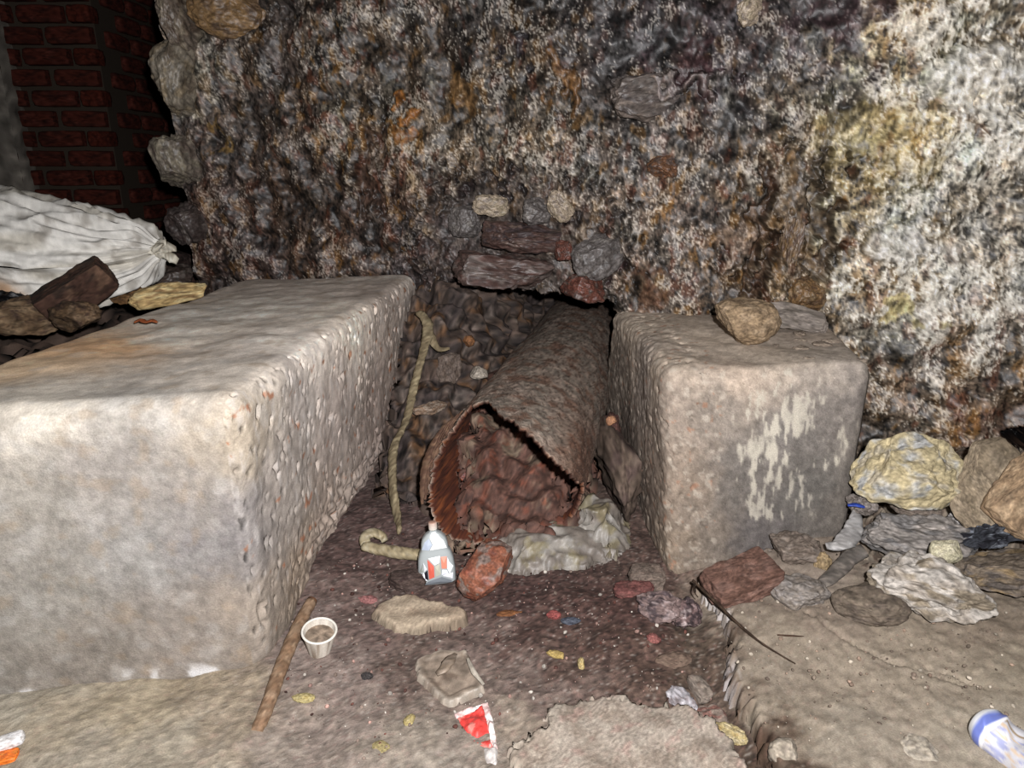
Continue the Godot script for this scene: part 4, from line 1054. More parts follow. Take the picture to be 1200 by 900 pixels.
	stone("yellow_scrap", grounded(Vector3(0.123, 0.000, -1.043)), Vector3(0.007, 0.01, 0.012), 99, [Color(0.656, 0.596, 0.437), Color(0.609, 0.536, 0.356), Color(0.576, 0.489, 0.322)], {"cuts": 4, "sub": 3}, "upright yellow scrap right of the long yellow scrap", "scrap")
	stone("yellow_scrap", grounded(Vector3(-0.346, 0.000, -0.958)), Vector3(0.02, 0.005, 0.011), 100, [Color(0.622, 0.577, 0.418), Color(0.592, 0.537, 0.371), Color(0.561, 0.501, 0.325)], {"cuts": 5, "sub": 3}, "pale yellow scrap right of the wooden stick", "scrap")
	stone("yellow_scrap", grounded(Vector3(-0.164, 0.000, -0.907)), Vector3(0.008, 0.006, 0.015), 101, [Color(0.570, 0.517, 0.357), Color(0.585, 0.541, 0.402), Color(0.541, 0.482, 0.312)], {"cuts": 5, "sub": 3, "turn": Vector3(0, -24, 0)}, "pale yellow scrap left of the red wrapper", "scrap")
	stone("yellow_scrap", grounded(Vector3(-0.199, 0.000, -0.858)), Vector3(0.014, 0.004, 0.012), 102, [Color(0.526, 0.482, 0.342), Color(0.511, 0.467, 0.342), Color(0.497, 0.438, 0.312)], {"cuts": 5, "sub": 3}, "dull yellow scrap near the bottom edge left of the wrapper", "scrap")
	stone("stone", grounded(Vector3(-0.250, 0.000, -1.006)), Vector3(0.011, 0.006, 0.008), 103, [Color(0.228, 0.216, 0.214), Color(0.197, 0.185, 0.183), Color(0.264, 0.252, 0.245)], {"cuts": 3, "sub": 3}, "small black pebble left of the broken plate", "stone")
	stone("pink_scrap", grounded(Vector3(-0.296, 0.000, -1.249)), Vector3(0.022, 0.006, 0.013), 104, [Color(0.574, 0.398, 0.387), Color(0.521, 0.362, 0.351), Color(0.486, 0.345, 0.333)], {"cuts": 4, "sub": 3, "turn": Vector3(0, -20, 0)}, "pink chip on the floor left of the flat tan stone", "scrap")
	stone("pink_scrap", grounded(Vector3(0.082, 0.000, -1.183)), Vector3(0.014, 0.008, 0.012), 105, [Color(0.574, 0.320, 0.304), Color(0.501, 0.283, 0.274), Color(0.428, 0.247, 0.237)], {"cuts": 4, "sub": 3}, "pink red chip beside a bluish chip in the middle of the dark soil", "scrap")
	stone("stone", grounded(Vector3(0.114, 0.000, -1.165)), Vector3(0.02, 0.006, 0.01), 106, [Color(0.283, 0.298, 0.333), Color(0.225, 0.232, 0.267), Color(0.356, 0.370, 0.400)], {"cuts": 4, "sub": 3}, "bluish grey chip in the middle of the dark soil", "stone")
	stone("leaf", grounded(Vector3(-0.005, 0.000, -1.194)), Vector3(0.026, 0.004, 0.01), 107, [Color(0.457, 0.312, 0.207), Color(0.421, 0.283, 0.193), Color(0.385, 0.254, 0.178)], {"cuts": 2, "sub": 3, "turn": Vector3(0, 12, 0)}, "brown dry leaf lying right of the flat tan stone", "leaf")
	var leaf := thing("rusty_scrap", Vector3(-0.824, 0.505, -1.558), "small curled rust brown scrap on top of the left concrete block", "scrap")
	part("curl", swept([Vector3(-0.026, 0.003, 0.004), Vector3(-0.014, 0.008, -0.003), Vector3(0.0, 0.004, 0.003), Vector3(0.014, 0.007, 0.0), Vector3(0.026, 0.003, 0.004)], [0.004, 0.009, 0.007, 0.009, 0.003], 10, [Color(0.5, 0.27, 0.16), Color(0.6, 0.36, 0.22)], 0.4, 0.3), mat.stone, leaf)
	# lumps of rust and brick in the spill from the pipe
	var rng := RandomNumberGenerator.new()
	rng.seed = 11
	for e in [[-0.154, 0.47], [-0.127, 0.67], [-0.1, 0.57], [-0.076, 0.73], [-0.053, 0.6], [-0.021, 0.8], [-0.141, 0.3], [-0.111, 0.33], [0.01, 0.57], [0.041, 0.7], [-0.084, 0.4], [-0.033, 0.43], [-0.01, 1.08], [0.021, 0.95], [0.068, 0.83], [-0.047, 1.0], [0.082, 1.08], [0.113, 0.83], [-0.117, 0.93], [-0.07, 1.23]]:
		var s := rng.randf_range(0.009, 0.022)
		var f: float = e[1]
		stone("rust_lump", Vector3(e[0], 0.02 + f * 0.075, -1.5 - f * 0.12), Vector3(s * 1.2, s * 0.8, s), 540 + int(e[0] * 480.0), [Color(0.45, 0.22, 0.17), Color(0.36, 0.2, 0.17), Color(0.52, 0.28, 0.18)], {"cuts": 6, "boxy": 0.3, "sub": 3, "turn": Vector3(rng.randf() * 40, rng.randf() * 180, 0)}, "small dark red lump on the heap in the mouth of the pipe", "lump", "rust lumps in the pipe mouth", mat.damp)
	# stones on the slope in the opening
	stone("stone", Vector3(-0.101, 0.240, -2.060) - Vector3(0, 0.015, 0), Vector3(0.03, 0.022, 0.025), 110, [Color(0.738, 0.699, 0.643), Color(0.592, 0.553, 0.504), Color(0.665, 0.621, 0.564)], {"sub": 3, "cuts": 6}, "small pale stone on the dark slope left of the pipe", "stone")
	stone("stone", Vector3(-0.191, 0.262, -2.050) - Vector3(0, 0.05, 0), Vector3(0.04, 0.055, 0.03), 111, [Color(0.437, 0.388, 0.356), Color(0.388, 0.340, 0.306), Color(0.485, 0.437, 0.405)], {"sub": 4, "cuts": 6, "boxy": 0.4}, "grey pointed stone standing under the fork of the hanging strap", "stone")
	stone("stone", Vector3(-0.236, 0.183, -1.900) - Vector3(0, 0.015, 0), Vector3(0.055, 0.018, 0.03), 112, [Color(0.521, 0.437, 0.369), Color(0.614, 0.558, 0.502), Color(0.427, 0.362, 0.312)], {"sub": 4, "cuts": 6, "boxy": 0.3, "turn": Vector3(0, 10, 4)}, "long brown stone halfway down the hanging strap", "stone")
	stone("stone", Vector3(-0.137, 0.320, -2.160) - Vector3(0, 0.02, 0), Vector3(0.022, 0.022, 0.03), 113, [Color(0.617, 0.435, 0.299), Color(0.516, 0.375, 0.269), Color(0.465, 0.334, 0.248)], {"sub": 3, "cuts": 6}, "rusty orange stone high on the dark slope left of the pipe", "stone")
	stone("stone", Vector3(0.258, 0.21, -1.72), Vector3(0.014, 0.014, 0.014), 114, [Color(0.690, 0.509, 0.387), Color(0.647, 0.475, 0.370), Color(0.604, 0.449, 0.352)], {"sub": 3, "cuts": 3, "on_ground": false}, "orange tan pebble caught between the pipe and the right block", "stone")
	stone("stone", Vector3(0.272, 0.0, -1.74), Vector3(0.05, 0.11, 0.24), 115, [Color(0.380, 0.329, 0.291), Color(0.329, 0.277, 0.256), Color(0.415, 0.363, 0.326)], {"sub": 4, "cuts": 5, "boxy": 0.4}, "dull grey brown rubble stone filling the gap right of the pipe", "stone")
	stone("stone", Vector3(0.272, 0.13, -1.78), Vector3(0.03, 0.04, 0.06), 116, [Color(0.363, 0.260, 0.238), Color(0.329, 0.243, 0.221), Color(0.397, 0.294, 0.265)], {"sub": 4, "cuts": 5, "boxy": 0.4}, "dark reddish stone high in the gap right of the pipe", "stone")
	var slope := lying(PackedVector2Array([Vector2(-0.36, -1.7), Vector2(-0.36, -2.3), Vector2(-0.26, -2.4), Vector2(0.1, -3.25), Vector2(0.34, -3.25), Vector2(0.2, -2.6), Vector2(0.06, -2.1), Vector2(-0.06, -1.75), Vector2(-0.18, -1.62)]), 0.006, 0.03, func(p, d):
		var side: float = p.x - (-0.26 + (-2.0 - p.y) * 0.26)  # distance from the left wall of the opening
		return 0.012 + smoothstep(-1.62, -2.4, p.y) * (0.16 + 0.3 * smoothstep(0.26, -0.02, side)) + n_big.get_noise_2d(p.x, p.y) * 0.04, func(p, d): return Color.WHITE, -0.02)
	slope = roughen(slope, 0.045, 0.003, func(p, c0):
		var c := Color(0.33, 0.28, 0.25).lerp(Color(0.25, 0.22, 0.21), smoothstep(-0.2, 0.2, n_mid.get_noise_3dv(p)))
		c = c.lerp(Color(0.42, 0.3, 0.2), smoothstep(0.2, 0.4, n_mid.get_noise_3dv(p + Vector3(5, 0, 0))) * 0.7)
		c = c.lerp(Color(0.42, 0.38, 0.35), smoothstep(0.1, 0.35, n_mid.get_noise_3dv(p + Vector3(0, 8, 0))) * 0.6)
		return shade(c, 1.0 + n_fine.get_noise_3dv(p) * 0.8 + n_hi.get_noise_3dv(p) * 0.5))
	var so := part("rubble_slope", slope, mat.soil, self)
	so.set_meta("kind", "stuff")
	tag(so, "dark slope of soil and rubble inside the low opening left of the pipe", "rubble")


func scatter_gravel() -> void:
	var rng := RandomNumberGenerator.new()
	rng.seed = 21
	for e in [["gravel", "fine reddish and grey gravel strewn over the dark channel floor", 1000, PackedVector2Array([Vector2(-0.455, -1.192), Vector2(-0.332, -1.532), Vector2(0.198, -1.451), Vector2(0.321, -1.279), Vector2(0.363, -1.043), Vector2(0.331, -0.837), Vector2(0.057, -0.960), Vector2(-0.226, -0.821), Vector2(-0.360, -0.886)]), [Color(0.4, 0.27, 0.24), Color(0.5, 0.44, 0.4), Color(0.62, 0.5, 0.46), Color(0.7, 0.67, 0.63), Color(0.28, 0.2, 0.18)], 0.0], ["stone_chips", "fine dusty chips strewn over the raised grey slab", 500, PackedVector2Array([Vector2(0.422, -1.205), Vector2(0.689, -1.234), Vector2(0.942, -1.150), Vector2(0.771, -0.855), Vector2(0.492, -0.807), Vector2(0.385, -0.855), Vector2(0.379, -1.006)]), [Color(0.5, 0.45, 0.4), Color(0.42, 0.37, 0.33), Color(0.66, 0.62, 0.56), Color(0.58, 0.5, 0.44)], 0.034]]:
		var mm := MultiMesh.new()
		mm.transform_format = MultiMesh.TRANSFORM_3D
		mm.use_colors = true
		mm.mesh = rock(Vector3(1, 0.6, 0.8), 201, [Color(0.9, 0.9, 0.9), Color(0.8, 0.8, 0.8), Color(0.95, 0.95, 0.95)], {"sub": 1, "cuts": 4, "on_ground": false})
		mm.instance_count = e[2]
		var k := 0
		var guard := 0
		while k < e[2] and guard < 100000:
			guard += 1
			var p := Vector2(rng.randf_range(-0.7, 1.3), rng.randf_range(-1.6, -0.8))
			if edge_distance(p, e[3]) < 0.0:
				continue
			var s := 0.001 + 0.0045 * pow(rng.randf(), 5.0)
			var y: float = e[5] if e[5] > 0.0 else ground_y(p.x, p.y) + 0.001
			mm.set_instance_transform(k, Transform3D(Basis.from_euler(Vector3(rng.randf() * 6, rng.randf() * 6, 0)).scaled(Vector3.ONE * s), Vector3(p.x, y + s * 0.3, p.y)))
			mm.set_instance_color(k, shade(e[4][rng.randi() % e[4].size()], rng.randf_range(0.8, 1.15)))
			k += 1
		var o := MultiMeshInstance3D.new()
		o.name = e[0]
		o.multimesh = mm
		o.material_override = mat.pebble
		add_child(o, true)
		o.set_meta("kind", "stuff")
		tag(o, e[1], "gravel")


# ---------------------------------------------------------------- the wall with its set stones, and the rest of the cellar
func on_wall(p: Vector3, off: float) -> Vector3:
	return Vector3(p.x, p.y, wall_z(p.x) + off)


func make_walls() -> void:
	hole = PackedVector2Array([Vector2(-0.188, 0.497), Vector2(-0.107, 0.492), Vector2(0.000, 0.475), Vector2(0.129, 0.464), Vector2(0.227, 0.467), Vector2(0.280, 0.454), Vector2(0.311, 0.418), Vector2(0.321, 0.294), Vector2(0.333, 0.021), Vector2(-0.299, -0.089), Vector2(-0.306, 0.068), Vector2(-0.285, 0.282), Vector2(-0.256, 0.423)])
	var back := part("wall_back", wall_piece(-1.1, 0.735, 560, 420, 2.35), mat.wet, self)
	structure(back)
	var right := part("wall_right", wall_piece(0.73, 1.9, 330, 420, 2.35), mat.wet, self)
	structure(right)
	# stones that show through the coat of the wall: place, how far proud, half size, tones
	var tan_s := [Color(0.5, 0.4, 0.28), Color(0.42, 0.34, 0.26), Color(0.34, 0.28, 0.23)]
	var pale := [Color(0.66, 0.6, 0.52), Color(0.55, 0.5, 0.45), Color(0.6, 0.55, 0.46)]
	var grey := [Color(0.4, 0.38, 0.37), Color(0.34, 0.32, 0.31), Color(0.48, 0.46, 0.44)]
	var rusty := [Color(0.32, 0.25, 0.23), Color(0.29, 0.25, 0.25), Color(0.42, 0.36, 0.33)]
	var red := [Color(0.41, 0.26, 0.22), Color(0.36, 0.25, 0.22), Color(0.36, 0.31, 0.29)]
	for e in [
		[Vector3(-0.865, 1.293, -2.407), 0.012, Vector3(0.12, 0.08, 0.05), tan_s, 601, 0.2, Vector3(0, 5, -4)],
		[Vector3(-0.064, 0.725, -2.193), 0.005, Vector3(0.058, 0.035, 0.03), pale, 602, 0.4, Vector3(0, 15, -6)],
		[Vector3(0.070, 0.716, -2.134), 0.008, Vector3(0.052, 0.04, 0.035), grey, 603, 0.4, Vector3(0, 20, 0)],
		[Vector3(0.026, 0.640, -2.154), 0.035, Vector3(0.125, 0.045, 0.07), rusty, 604, 0.8, Vector3(0, 20, -6)],
		[Vector3(-0.021, 0.540, -2.174), 0.05, Vector3(0.165, 0.052, 0.085), [Color(0.34, 0.28, 0.26), Color(0.42, 0.38, 0.36), Color(0.3, 0.22, 0.2)], 605, 0.75, Vector3(0, 20, -7)],
		[Vector3(0.209, 0.504, -2.074), 0.03, Vector3(0.062, 0.04, 0.07), red, 606, 0.6, Vector3(0, 22, -14)],
		[Vector3(0.146, 0.608, -2.101), 0.03, Vector3(0.026, 0.03, 0.04), red, 607, 0.4, Vector3(0, 20, 0)],
		[Vector3(-0.145, 0.677, -2.228), 0.005, Vector3(0.055, 0.05, 0.04), grey, 608, 0.3, Vector3(0, 10, 0)],
		[Vector3(0.136, 0.735, -2.106), 0.012, Vector3(0.035, 0.055, 0.03), pale, 609, 0.3, Vector3(0, 20, 34)],
		[Vector3(0.247, 0.593, -2.057), 0.012, Vector3(0.08, 0.07, 0.045), grey, 610, 0.2, Vector3(0, 20, 24)],
		[Vector3(0.602, 1.211, -1.943), 0.0, Vector3(0.05, 0.038, 0.02), pale, 611, 0.3, Vector3(0, 20, 20)],
		[Vector3(0.412, 0.837, -2.001), 0.012, Vector3(0.05, 0.032, 0.04), [Color(0.42, 0.3, 0.22), Color(0.36, 0.3, 0.27), Color(0.3, 0.22, 0.18)], 612, 0.2, Vector3(0, 20, 4)],
		[Vector3(0.416, 1.020, -2.000), -0.035, Vector3(0.17, 0.06, 0.06), [Color(0.36, 0.33, 0.31), Color(0.46, 0.42, 0.39), Color(0.3, 0.27, 0.26)], 613, 0.5, Vector3(0, 20, 3)],
		[Vector3(0.791, 0.513, -1.880), 0.0, Vector3(0.048, 0.055, 0.05), [Color(0.46, 0.36, 0.25), Color(0.38, 0.3, 0.23), Color(0.5, 0.42, 0.32)], 614, 0.2, Vector3.ZERO],
		[Vector3(0.736, 0.658, -1.900), 0.0, Vector3(0.03, 0.1, 0.04), [Color(0.44, 0.37, 0.3), Color(0.36, 0.3, 0.26), Color(0.5, 0.4, 0.28)], 615, 0.3, Vector3(0, 0, -4)],
		[Vector3(-1.027, 1.260, -2.438), 0.0, Vector3(0.05, 0.09, 0.14), [Color(0.42, 0.38, 0.34), Color(0.5, 0.46, 0.4), Color(0.34, 0.29, 0.25)], 616, 0.3, Vector3(0, 0, 6)],
		[Vector3(-1.059, 1.108, -2.444), 0.0, Vector3(0.07, 0.12, 0.14), [Color(0.47, 0.44, 0.39), Color(0.53, 0.48, 0.4), Color(0.4, 0.36, 0.31)], 617, 0.2, Vector3(0, 0, -8)],
		[Vector3(-1.093, 0.867, -2.451), 0.0, Vector3(0.065, 0.115, 0.14), [Color(0.44, 0.41, 0.37), Color(0.5, 0.47, 0.41), Color(0.37, 0.33, 0.3)], 618, 0.2, Vector3(0, 0, 4)],
		[Vector3(-1.088, 0.654, -2.450), 0.0, Vector3(0.06, 0.08, 0.14), [Color(0.3, 0.27, 0.26), Color(0.36, 0.33, 0.31), Color(0.26, 0.22, 0.21)], 619, 0.2, Vector3.ZERO],
		[Vector3(-1.173, 0.453, -2.466), 0.04, Vector3(0.09, 0.07, 0.1), [Color(0.28, 0.24, 0.22), Color(0.33, 0.3, 0.28), Color(0.22, 0.19, 0.18)], 620, 0.3, Vector3.ZERO],
	]:
		part("stone", rock(e[2], e[4], e[3], {"sub": 5, "cuts": 4, "boxy": e[5], "rough": 0.09, "on_ground": false, "turn": e[6]}), mat.wet, back, on_wall(e[0], e[1]))
	# rough sides, back and roof of the low opening
	var path := [Vector2(-0.33, -2.38), Vector2(-0.3, -2.55), Vector2(-0.08, -3.4), Vector2(0.6, -3.4), Vector2(0.44, -2.5), Vector2(0.37, -2.14)]
	var rv := PackedVector3Array()
	var rcol := PackedColorArray()
	var ru := 220
	var rn := 90
	for j in rn:
		for i in ru:
			var f := float(i) / (ru - 1) * (path.size() - 1)
			var lo := mini(int(f), path.size() - 2)
			var q: Vector2 = path[lo].lerp(path[lo + 1], f - lo)
			var h := float(j) / (rn - 1) * 0.9
			var mid_line := Vector2(0.0, -2.1).lerp(Vector2(0.28, -3.2), clampf((-2.1 - q.y) / 1.1, 0.0, 1.0))
			if h > 0.6:
				q = q.lerp(mid_line, (h - 0.6) / 0.3)
			var p := Vector3(q.x, minf(h, 0.6) - 0.03, q.y)
			var t := p + Vector3(mid_line.x - p.x, 0, (mid_line.y - p.z) * 0.5).normalized() * (n_soft.get_noise_3dv(p) * 0.05 + n_fine.get_noise_3dv(p) * 0.008)
			rv.append(t)
			rcol.append(shade(Color(0.3, 0.26, 0.24).lerp(Color(0.4, 0.33, 0.27), smoothstep(0.0, 0.3, n_mid.get_noise_3dv(p * 0.8))), 1.0 + n_fine.get_noise_3dv(p) * 0.7))
	structure(part("wall_recess", commit(rv, weave(ru, rn), rcol), mat.soil, self))
	# masonry behind the coat at the broken end
	var core := BoxMesh.new()
	core.size = Vector3(0.6, 2.4, 0.5)
	part("core", core, mat.dark_stone, back, Vector3(-0.8, 1.15, -2.72))
	# brick pier and its return in the alcove
	var rng := RandomNumberGenerator.new()
	rng.seed = 3
	var far := Node3D.new()
	far.name = "wall_alcove"
	structure(far)
	add_child(far, true)
	var bed := BoxMesh.new()
	bed.size = Vector3(1.2, 2.35, 0.2)
	part("mortar", bed, mat.mortar, far, Vector3(-2.425, 1.175, -3.508))
	var bed2 := BoxMesh.new()
	bed2.size = Vector3(0.2, 2.35, 0.75)
	part("mortar", bed2, mat.mortar, far, Vector3(-1.928, 1.175, -3.9))
	var kinds := []
	for k in 6:
		kinds.append(rock(Vector3(0.11, 0.039, 0.05), 700 + k, [Color(0.28, 0.15, 0.125), Color(0.21, 0.125, 0.11), Color(0.31, 0.175, 0.15)], {"sub": 3, "boxy": 0.96, "cuts": 0, "rough": 0.02, "on_ground": false}))
	var halves := []
	for k in 3:
		halves.append(rock(Vector3(0.055, 0.039, 0.05), 720 + k, [Color(0.28, 0.14, 0.11), Color(0.22, 0.12, 0.1), Color(0.32, 0.17, 0.14)], {"sub": 3, "boxy": 0.96, "cuts": 0, "rough": 0.02, "on_ground": false}))
	for r in 23:
		var y := 0.36 + r * 0.085
		var odd := r % 2
		for n in 3:
			part("brick", kinds[rng.randi() % 6], mat.brick, far, Vector3(-1.925 - n * 0.228 - odd * 0.114, y, -3.405 + rng.randf_range(-0.006, 0.006)), Vector3(0, rng.randf_range(-1.5, 1.5), rng.randf_range(-1, 1)))
		if odd:
			part("brick", halves[rng.randi() % 3], mat.brick, far, Vector3(-1.868, y, -3.405), Vector3(0, rng.randf_range(-1.5, 1.5), 0))
		for n in 3:
			part("brick", kinds[rng.randi() % 6], mat.brick, far, Vector3(-1.845 + rng.randf_range(-0.005, 0.005), y, -3.57 - n * 0.228 - odd * 0.114), Vector3(0, 90 + rng.randf_range(-1.5, 1.5), rng.randf_range(-1, 1)))
	# grey rendered pier at the far left
	var pier := block([Vector3(-3.1, 0.2, -3.5), Vector3(-2.2, 0.2, -3.5), Vector3(-3.1, 2.35, -3.5), Vector3(-2.2, 2.35, -3.5), Vector3(-3.1, 0.2, -3.3), Vector3(-2.2, 0.2, -3.3), Vector3(-3.1, 2.35, -3.3), Vector3(-2.2, 2.35, -3.3)], Vector3(0.9, 2.15, 0.2), 0.015, [-1, 0.03, -1, -1, -1, 0.02], func(p, n): return n_mid.get_noise_3dv(p) * 0.012, func(p, n, d): return shade(Color(0.42, 0.4, 0.37), 1.0 + n_mid.get_noise_3dv(p) * 0.6))
	structure(part("wall_pier", pier, mat.concrete, self))
	# the rest of the shell
	for e in [["wall_far", Vector3(4.4, 2.6, 0.12), Vector3(-1.0, 1.15, -4.42)], ["wall_left", Vector3(0.12, 2.6, 7.0), Vector3(-3.16, 1.15, -1.0)], ["wall_rear", Vector3(5.6, 2.6, 0.12), Vector3(-0.6, 1.15, 2.3)], ["wall_side", Vector3(0.12, 2.6, 3.9), Vector3(1.92, 1.15, 0.36)], ["ceiling", Vector3(5.6, 0.12, 7.2), Vector3(-0.6, 2.4, -1.1)]]:
		var b := BoxMesh.new()
		b.size = e[1]
		structure(part(e[0], b, mat.shell, self, e[2]))


func _ready() -> void:
	# camera
	var cam := Camera3D.new()
	cam.name = "camera"
	cam.position = Vector3(0, 0.85, 0)
	cam.rotation_degrees = Vector3(-17.4, 0, 0)
	cam.fov = 57.16
	cam.near = 0.05
	add_child(cam)
	cam.current = true
	# a dark cellar, lit by the flash of the camera only
	var env := Environment.new()
	env.background_mode = Environment.BG_COLOR
	env.background_color = Color(0.01, 0.01, 0.012)
	env.tonemap_mode = Environment.TONE_MAPPER_LINEAR
	env.tonemap_exposure = 1.0
	env.sdfgi_enabled = true
	env.ssao_enabled = true
	env.ssil_enabled = true
	var we := WorldEnvironment.new()
	we.name = "environment"
	we.environment = env
	add_child(we)
	var flash := SpotLight3D.new()
	flash.name = "camera_flash"
	flash.light_color = Color(0.995, 0.985, 0.99)
	flash.light_energy = 5.2
	flash.light_size = 0.015
	flash.spot_angle = 72.0
	flash.spot_angle_attenuation = 0.6
	flash.spot_range = 9.0
	flash.spot_attenuation = 2.0
	flash.shadow_enabled = true
	flash.position = flash_at
	flash.rotation_degrees = Vector3(-19, -4, 0)
	add_child(flash)

	# noises, textures, materials
	n_big = noise(1, 3.2, 3)
	n_mid = noise(2, 13.0, 4)
	n_fine = noise(3, 42.0, 4)
	n_hi = noise(4, 150.0, 3)
	n_soft = noise(6, 10.0, 1)
	n_lump = noise(7, 24.0, 2)
	n_pit = noise(8, 62.0, 1)
	n_cell = noise(5, 70.0, 2, FastNoiseLite.TYPE_CELLULAR)
	grain = noise_picture(11, 0.06, 5, 0.8, 1.0, 1024)
	relief = noise_picture(12, 0.08, 4, 0.0, 1.0, 1024)
	relief_coarse = noise_picture(13, 0.03, 6, 0.0, 1.0, 1024)
	surface("soil", 0.8, 0.4, 0.06, 4.0)
	surface("dusty", 0.95, 0.25, 0.05, 4.0)
	surface("concrete", 0.92, 0.3, 0.06, 4.0)
	surface("stone", 0.9, 0.3, 0.05, 6.0)
	surface("dark_stone", 0.9, 0.3, 0.1, 4.0)
	mat.dark_stone.vertex_color_use_as_albedo = false
	mat.dark_stone.albedo_color = Color(0.25, 0.22, 0.2)
	surface("damp", 0.55, 0.5, 0.05, 6.0)
	surface("wet", 0.48, 0.5, 0.035, 4.0)
	surface("rust", 0.8, 0.4, 0.08, 5.0)
	surface("brick", 0.95, 0.2, 0.08, 4.0)
	surface("cloth", 0.95, 0.2, 0.02, 8.0)
	surface("wood", 0.75, 0.35, 0.03, 6.0)
	surface("paper", 0.8, 0.3, 0.0, 4.0)
	surface("plastic", 0.5, 0.45, 0.02, 6.0)
	surface("pebble", 0.9, 0.3, 0.0, 1.0, false)
	surface("tin", 0.3, 0.6, 0.0, 1.0, false)
	mat.tin.metallic = 0.25
	surface("reflection_facet", 0.4, 0.5, 0.0, 1.0, false)
	surface("glass", 0.3, 0.5, 0.0, 1.0, false)
	surface("mortar", 0.95, 0.2, 0.1, 4.0)
	mat.mortar.vertex_color_use_as_albedo = false
	mat.mortar.albedo_color = Color(0.24, 0.21, 0.18)
	surface("shell", 0.95, 0.2, 0.0, 1.0)
	mat.shell.vertex_color_use_as_albedo = false
	mat.shell.albedo_color = Color(0.3, 0.27, 0.25)

	# colours of wall and ground, spot by spot
	wall_tones = [[Vector3(-1.083, 1.089, -2.449), Color(0.561, 0.527, 0.464)], [Vector3(-1.001, 0.933, -2.433), Color(0.310, 0.281, 0.262)], [Vector3(-0.788, 1.229, -2.392), Color(0.291, 0.263, 0.244)], [Vector3(-0.699, 1.007, -2.375), Color(0.338, 0.293, 0.261)], [Vector3(-0.997, 0.744, -2.432), Color(0.301, 0.253, 0.233)], [Vector3(-0.760, 0.692, -2.387), Color(0.315, 0.259, 0.222)], [Vector3(-0.902, 0.520, -2.414), Color(0.287, 0.240, 0.221)], [Vector3(-0.517, 1.174, -2.340), Color(0.303, 0.276, 0.250)], [Vector3(-0.478, 0.954, -2.332), Color(0.379, 0.334, 0.281)], [Vector3(-0.308, 1.098, -2.299), Color(0.354, 0.310, 0.267)], [Vector3(-0.097, 1.177, -2.207), Color(0.280, 0.255, 0.238)], [Vector3(0.048, 1.081, -2.144), Color(0.295, 0.263, 0.230)], [Vector3(-0.206, 0.927, -2.255), Color(0.445, 0.403, 0.352)], [Vector3(0.049, 0.923, -2.144), Color(0.448, 0.399, 0.342)], [Vector3(-0.439, 0.696, -2.325), Color(0.306, 0.249, 0.218)], [Vector3(-0.267, 0.751, -2.281), Color(0.374, 0.331, 0.297)], [Vector3(-0.245, 0.567, -2.272), Color(0.289, 0.255, 0.246)], [Vector3(0.228, 1.136, -2.066), Color(0.263, 0.239, 0.231)], [Vector3(0.310, 1.212, -2.033), Color(0.207, 0.191, 0.191)], [Vector3(0.324, 0.941, -2.029), Color(0.328, 0.305, 0.289)], [Vector3(0.240, 0.784, -2.060), Color(0.442, 0.402, 0.363)], [Vector3(0.381, 0.694, -2.011), Color(0.453, 0.398, 0.351)], [Vector3(0.536, 0.675, -1.963), Color(0.435, 0.381, 0.342)], [Vector3(0.481, 0.532, -1.980), Color(0.392, 0.345, 0.306)], [Vector3(0.568, 0.809, -1.954), Color(0.387, 0.348, 0.310)], [Vector3(0.516, 0.938, -1.970), Color(0.318, 0.295, 0.279)], [Vector3(0.542, 1.121, -1.962), Color(0.281, 0.258, 0.258)], [Vector3(0.484, 1.084, -1.979), Color(0.234, 0.187, 0.195)], [Vector3(0.648, 1.038, -1.929), Color(0.334, 0.311, 0.288)], [Vector3(0.799, 1.184, -1.877), Color(0.252, 0.212, 0.212)], [Vector3(0.688, 0.831, -1.917), Color(0.349, 0.310, 0.263)], [Vector3(0.700, 0.611, -1.913), Color(0.343, 0.289, 0.234)], [Vector3(0.759, 0.725, -1.892), Color(0.381, 0.326, 0.256)], [Vector3(0.817, 0.549, -1.871), Color(0.471, 0.400, 0.298)], [Vector3(0.774, 0.934, -1.887), Color(0.427, 0.396, 0.349)], [Vector3(0.881, 0.952, -1.847), Color(0.616, 0.577, 0.460)], [Vector3(0.909, 0.872, -1.837), Color(0.624, 0.569, 0.421)], [Vector3(0.958, 1.138, -1.819), Color(0.552, 0.497, 0.395)], [Vector3(1.097, 1.174, -1.768), Color(0.448, 0.400, 0.328)], [Vector3(1.088, 1.041, -1.771), Color(0.761, 0.737, 0.690)], [Vector3(1.003, 1.063, -1.803), Color(0.693, 0.662, 0.591)], [Vector3(1.065, 0.872, -1.780), Color(0.662, 0.623, 0.536)], [Vector3(1.151, 0.852, -1.748), Color(0.699, 0.668, 0.612)], [Vector3(0.889, 0.749, -1.844), Color(0.632, 0.585, 0.476)], [Vector3(1.029, 0.648, -1.793), Color(0.702, 0.671, 0.616)], [Vector3(1.167, 0.653, -1.742), Color(0.703, 0.671, 0.615)], [Vector3(0.978, 0.492, -1.812), Color(0.651, 0.611, 0.540)], [Vector3(1.181, 0.463, -1.737), Color(0.607, 0.567, 0.518)], [Vector3(0.911, 0.418, -1.836), Color(0.557, 0.509, 0.446)], [Vector3(1.037, 0.336, -1.790), Color(0.453, 0.405, 0.356)], [Vector3(1.223, 0.311, -1.721), Color(0.462, 0.405, 0.347)], [Vector3(1.018, 0.190, -1.797), Color(0.444, 0.387, 0.329)], [Vector3(1.153, 0.184, -1.748), Color(0.416, 0.350, 0.292)], [Vector3(1.267, 0.153, -1.705), Color(0.348, 0.272, 0.230)], [Vector3(1.203, 0.094, -1.729), Color(0.331, 0.264, 0.222)]]
	# r how much white crust, g how much ochre and rust, b unused
	wall_white = []
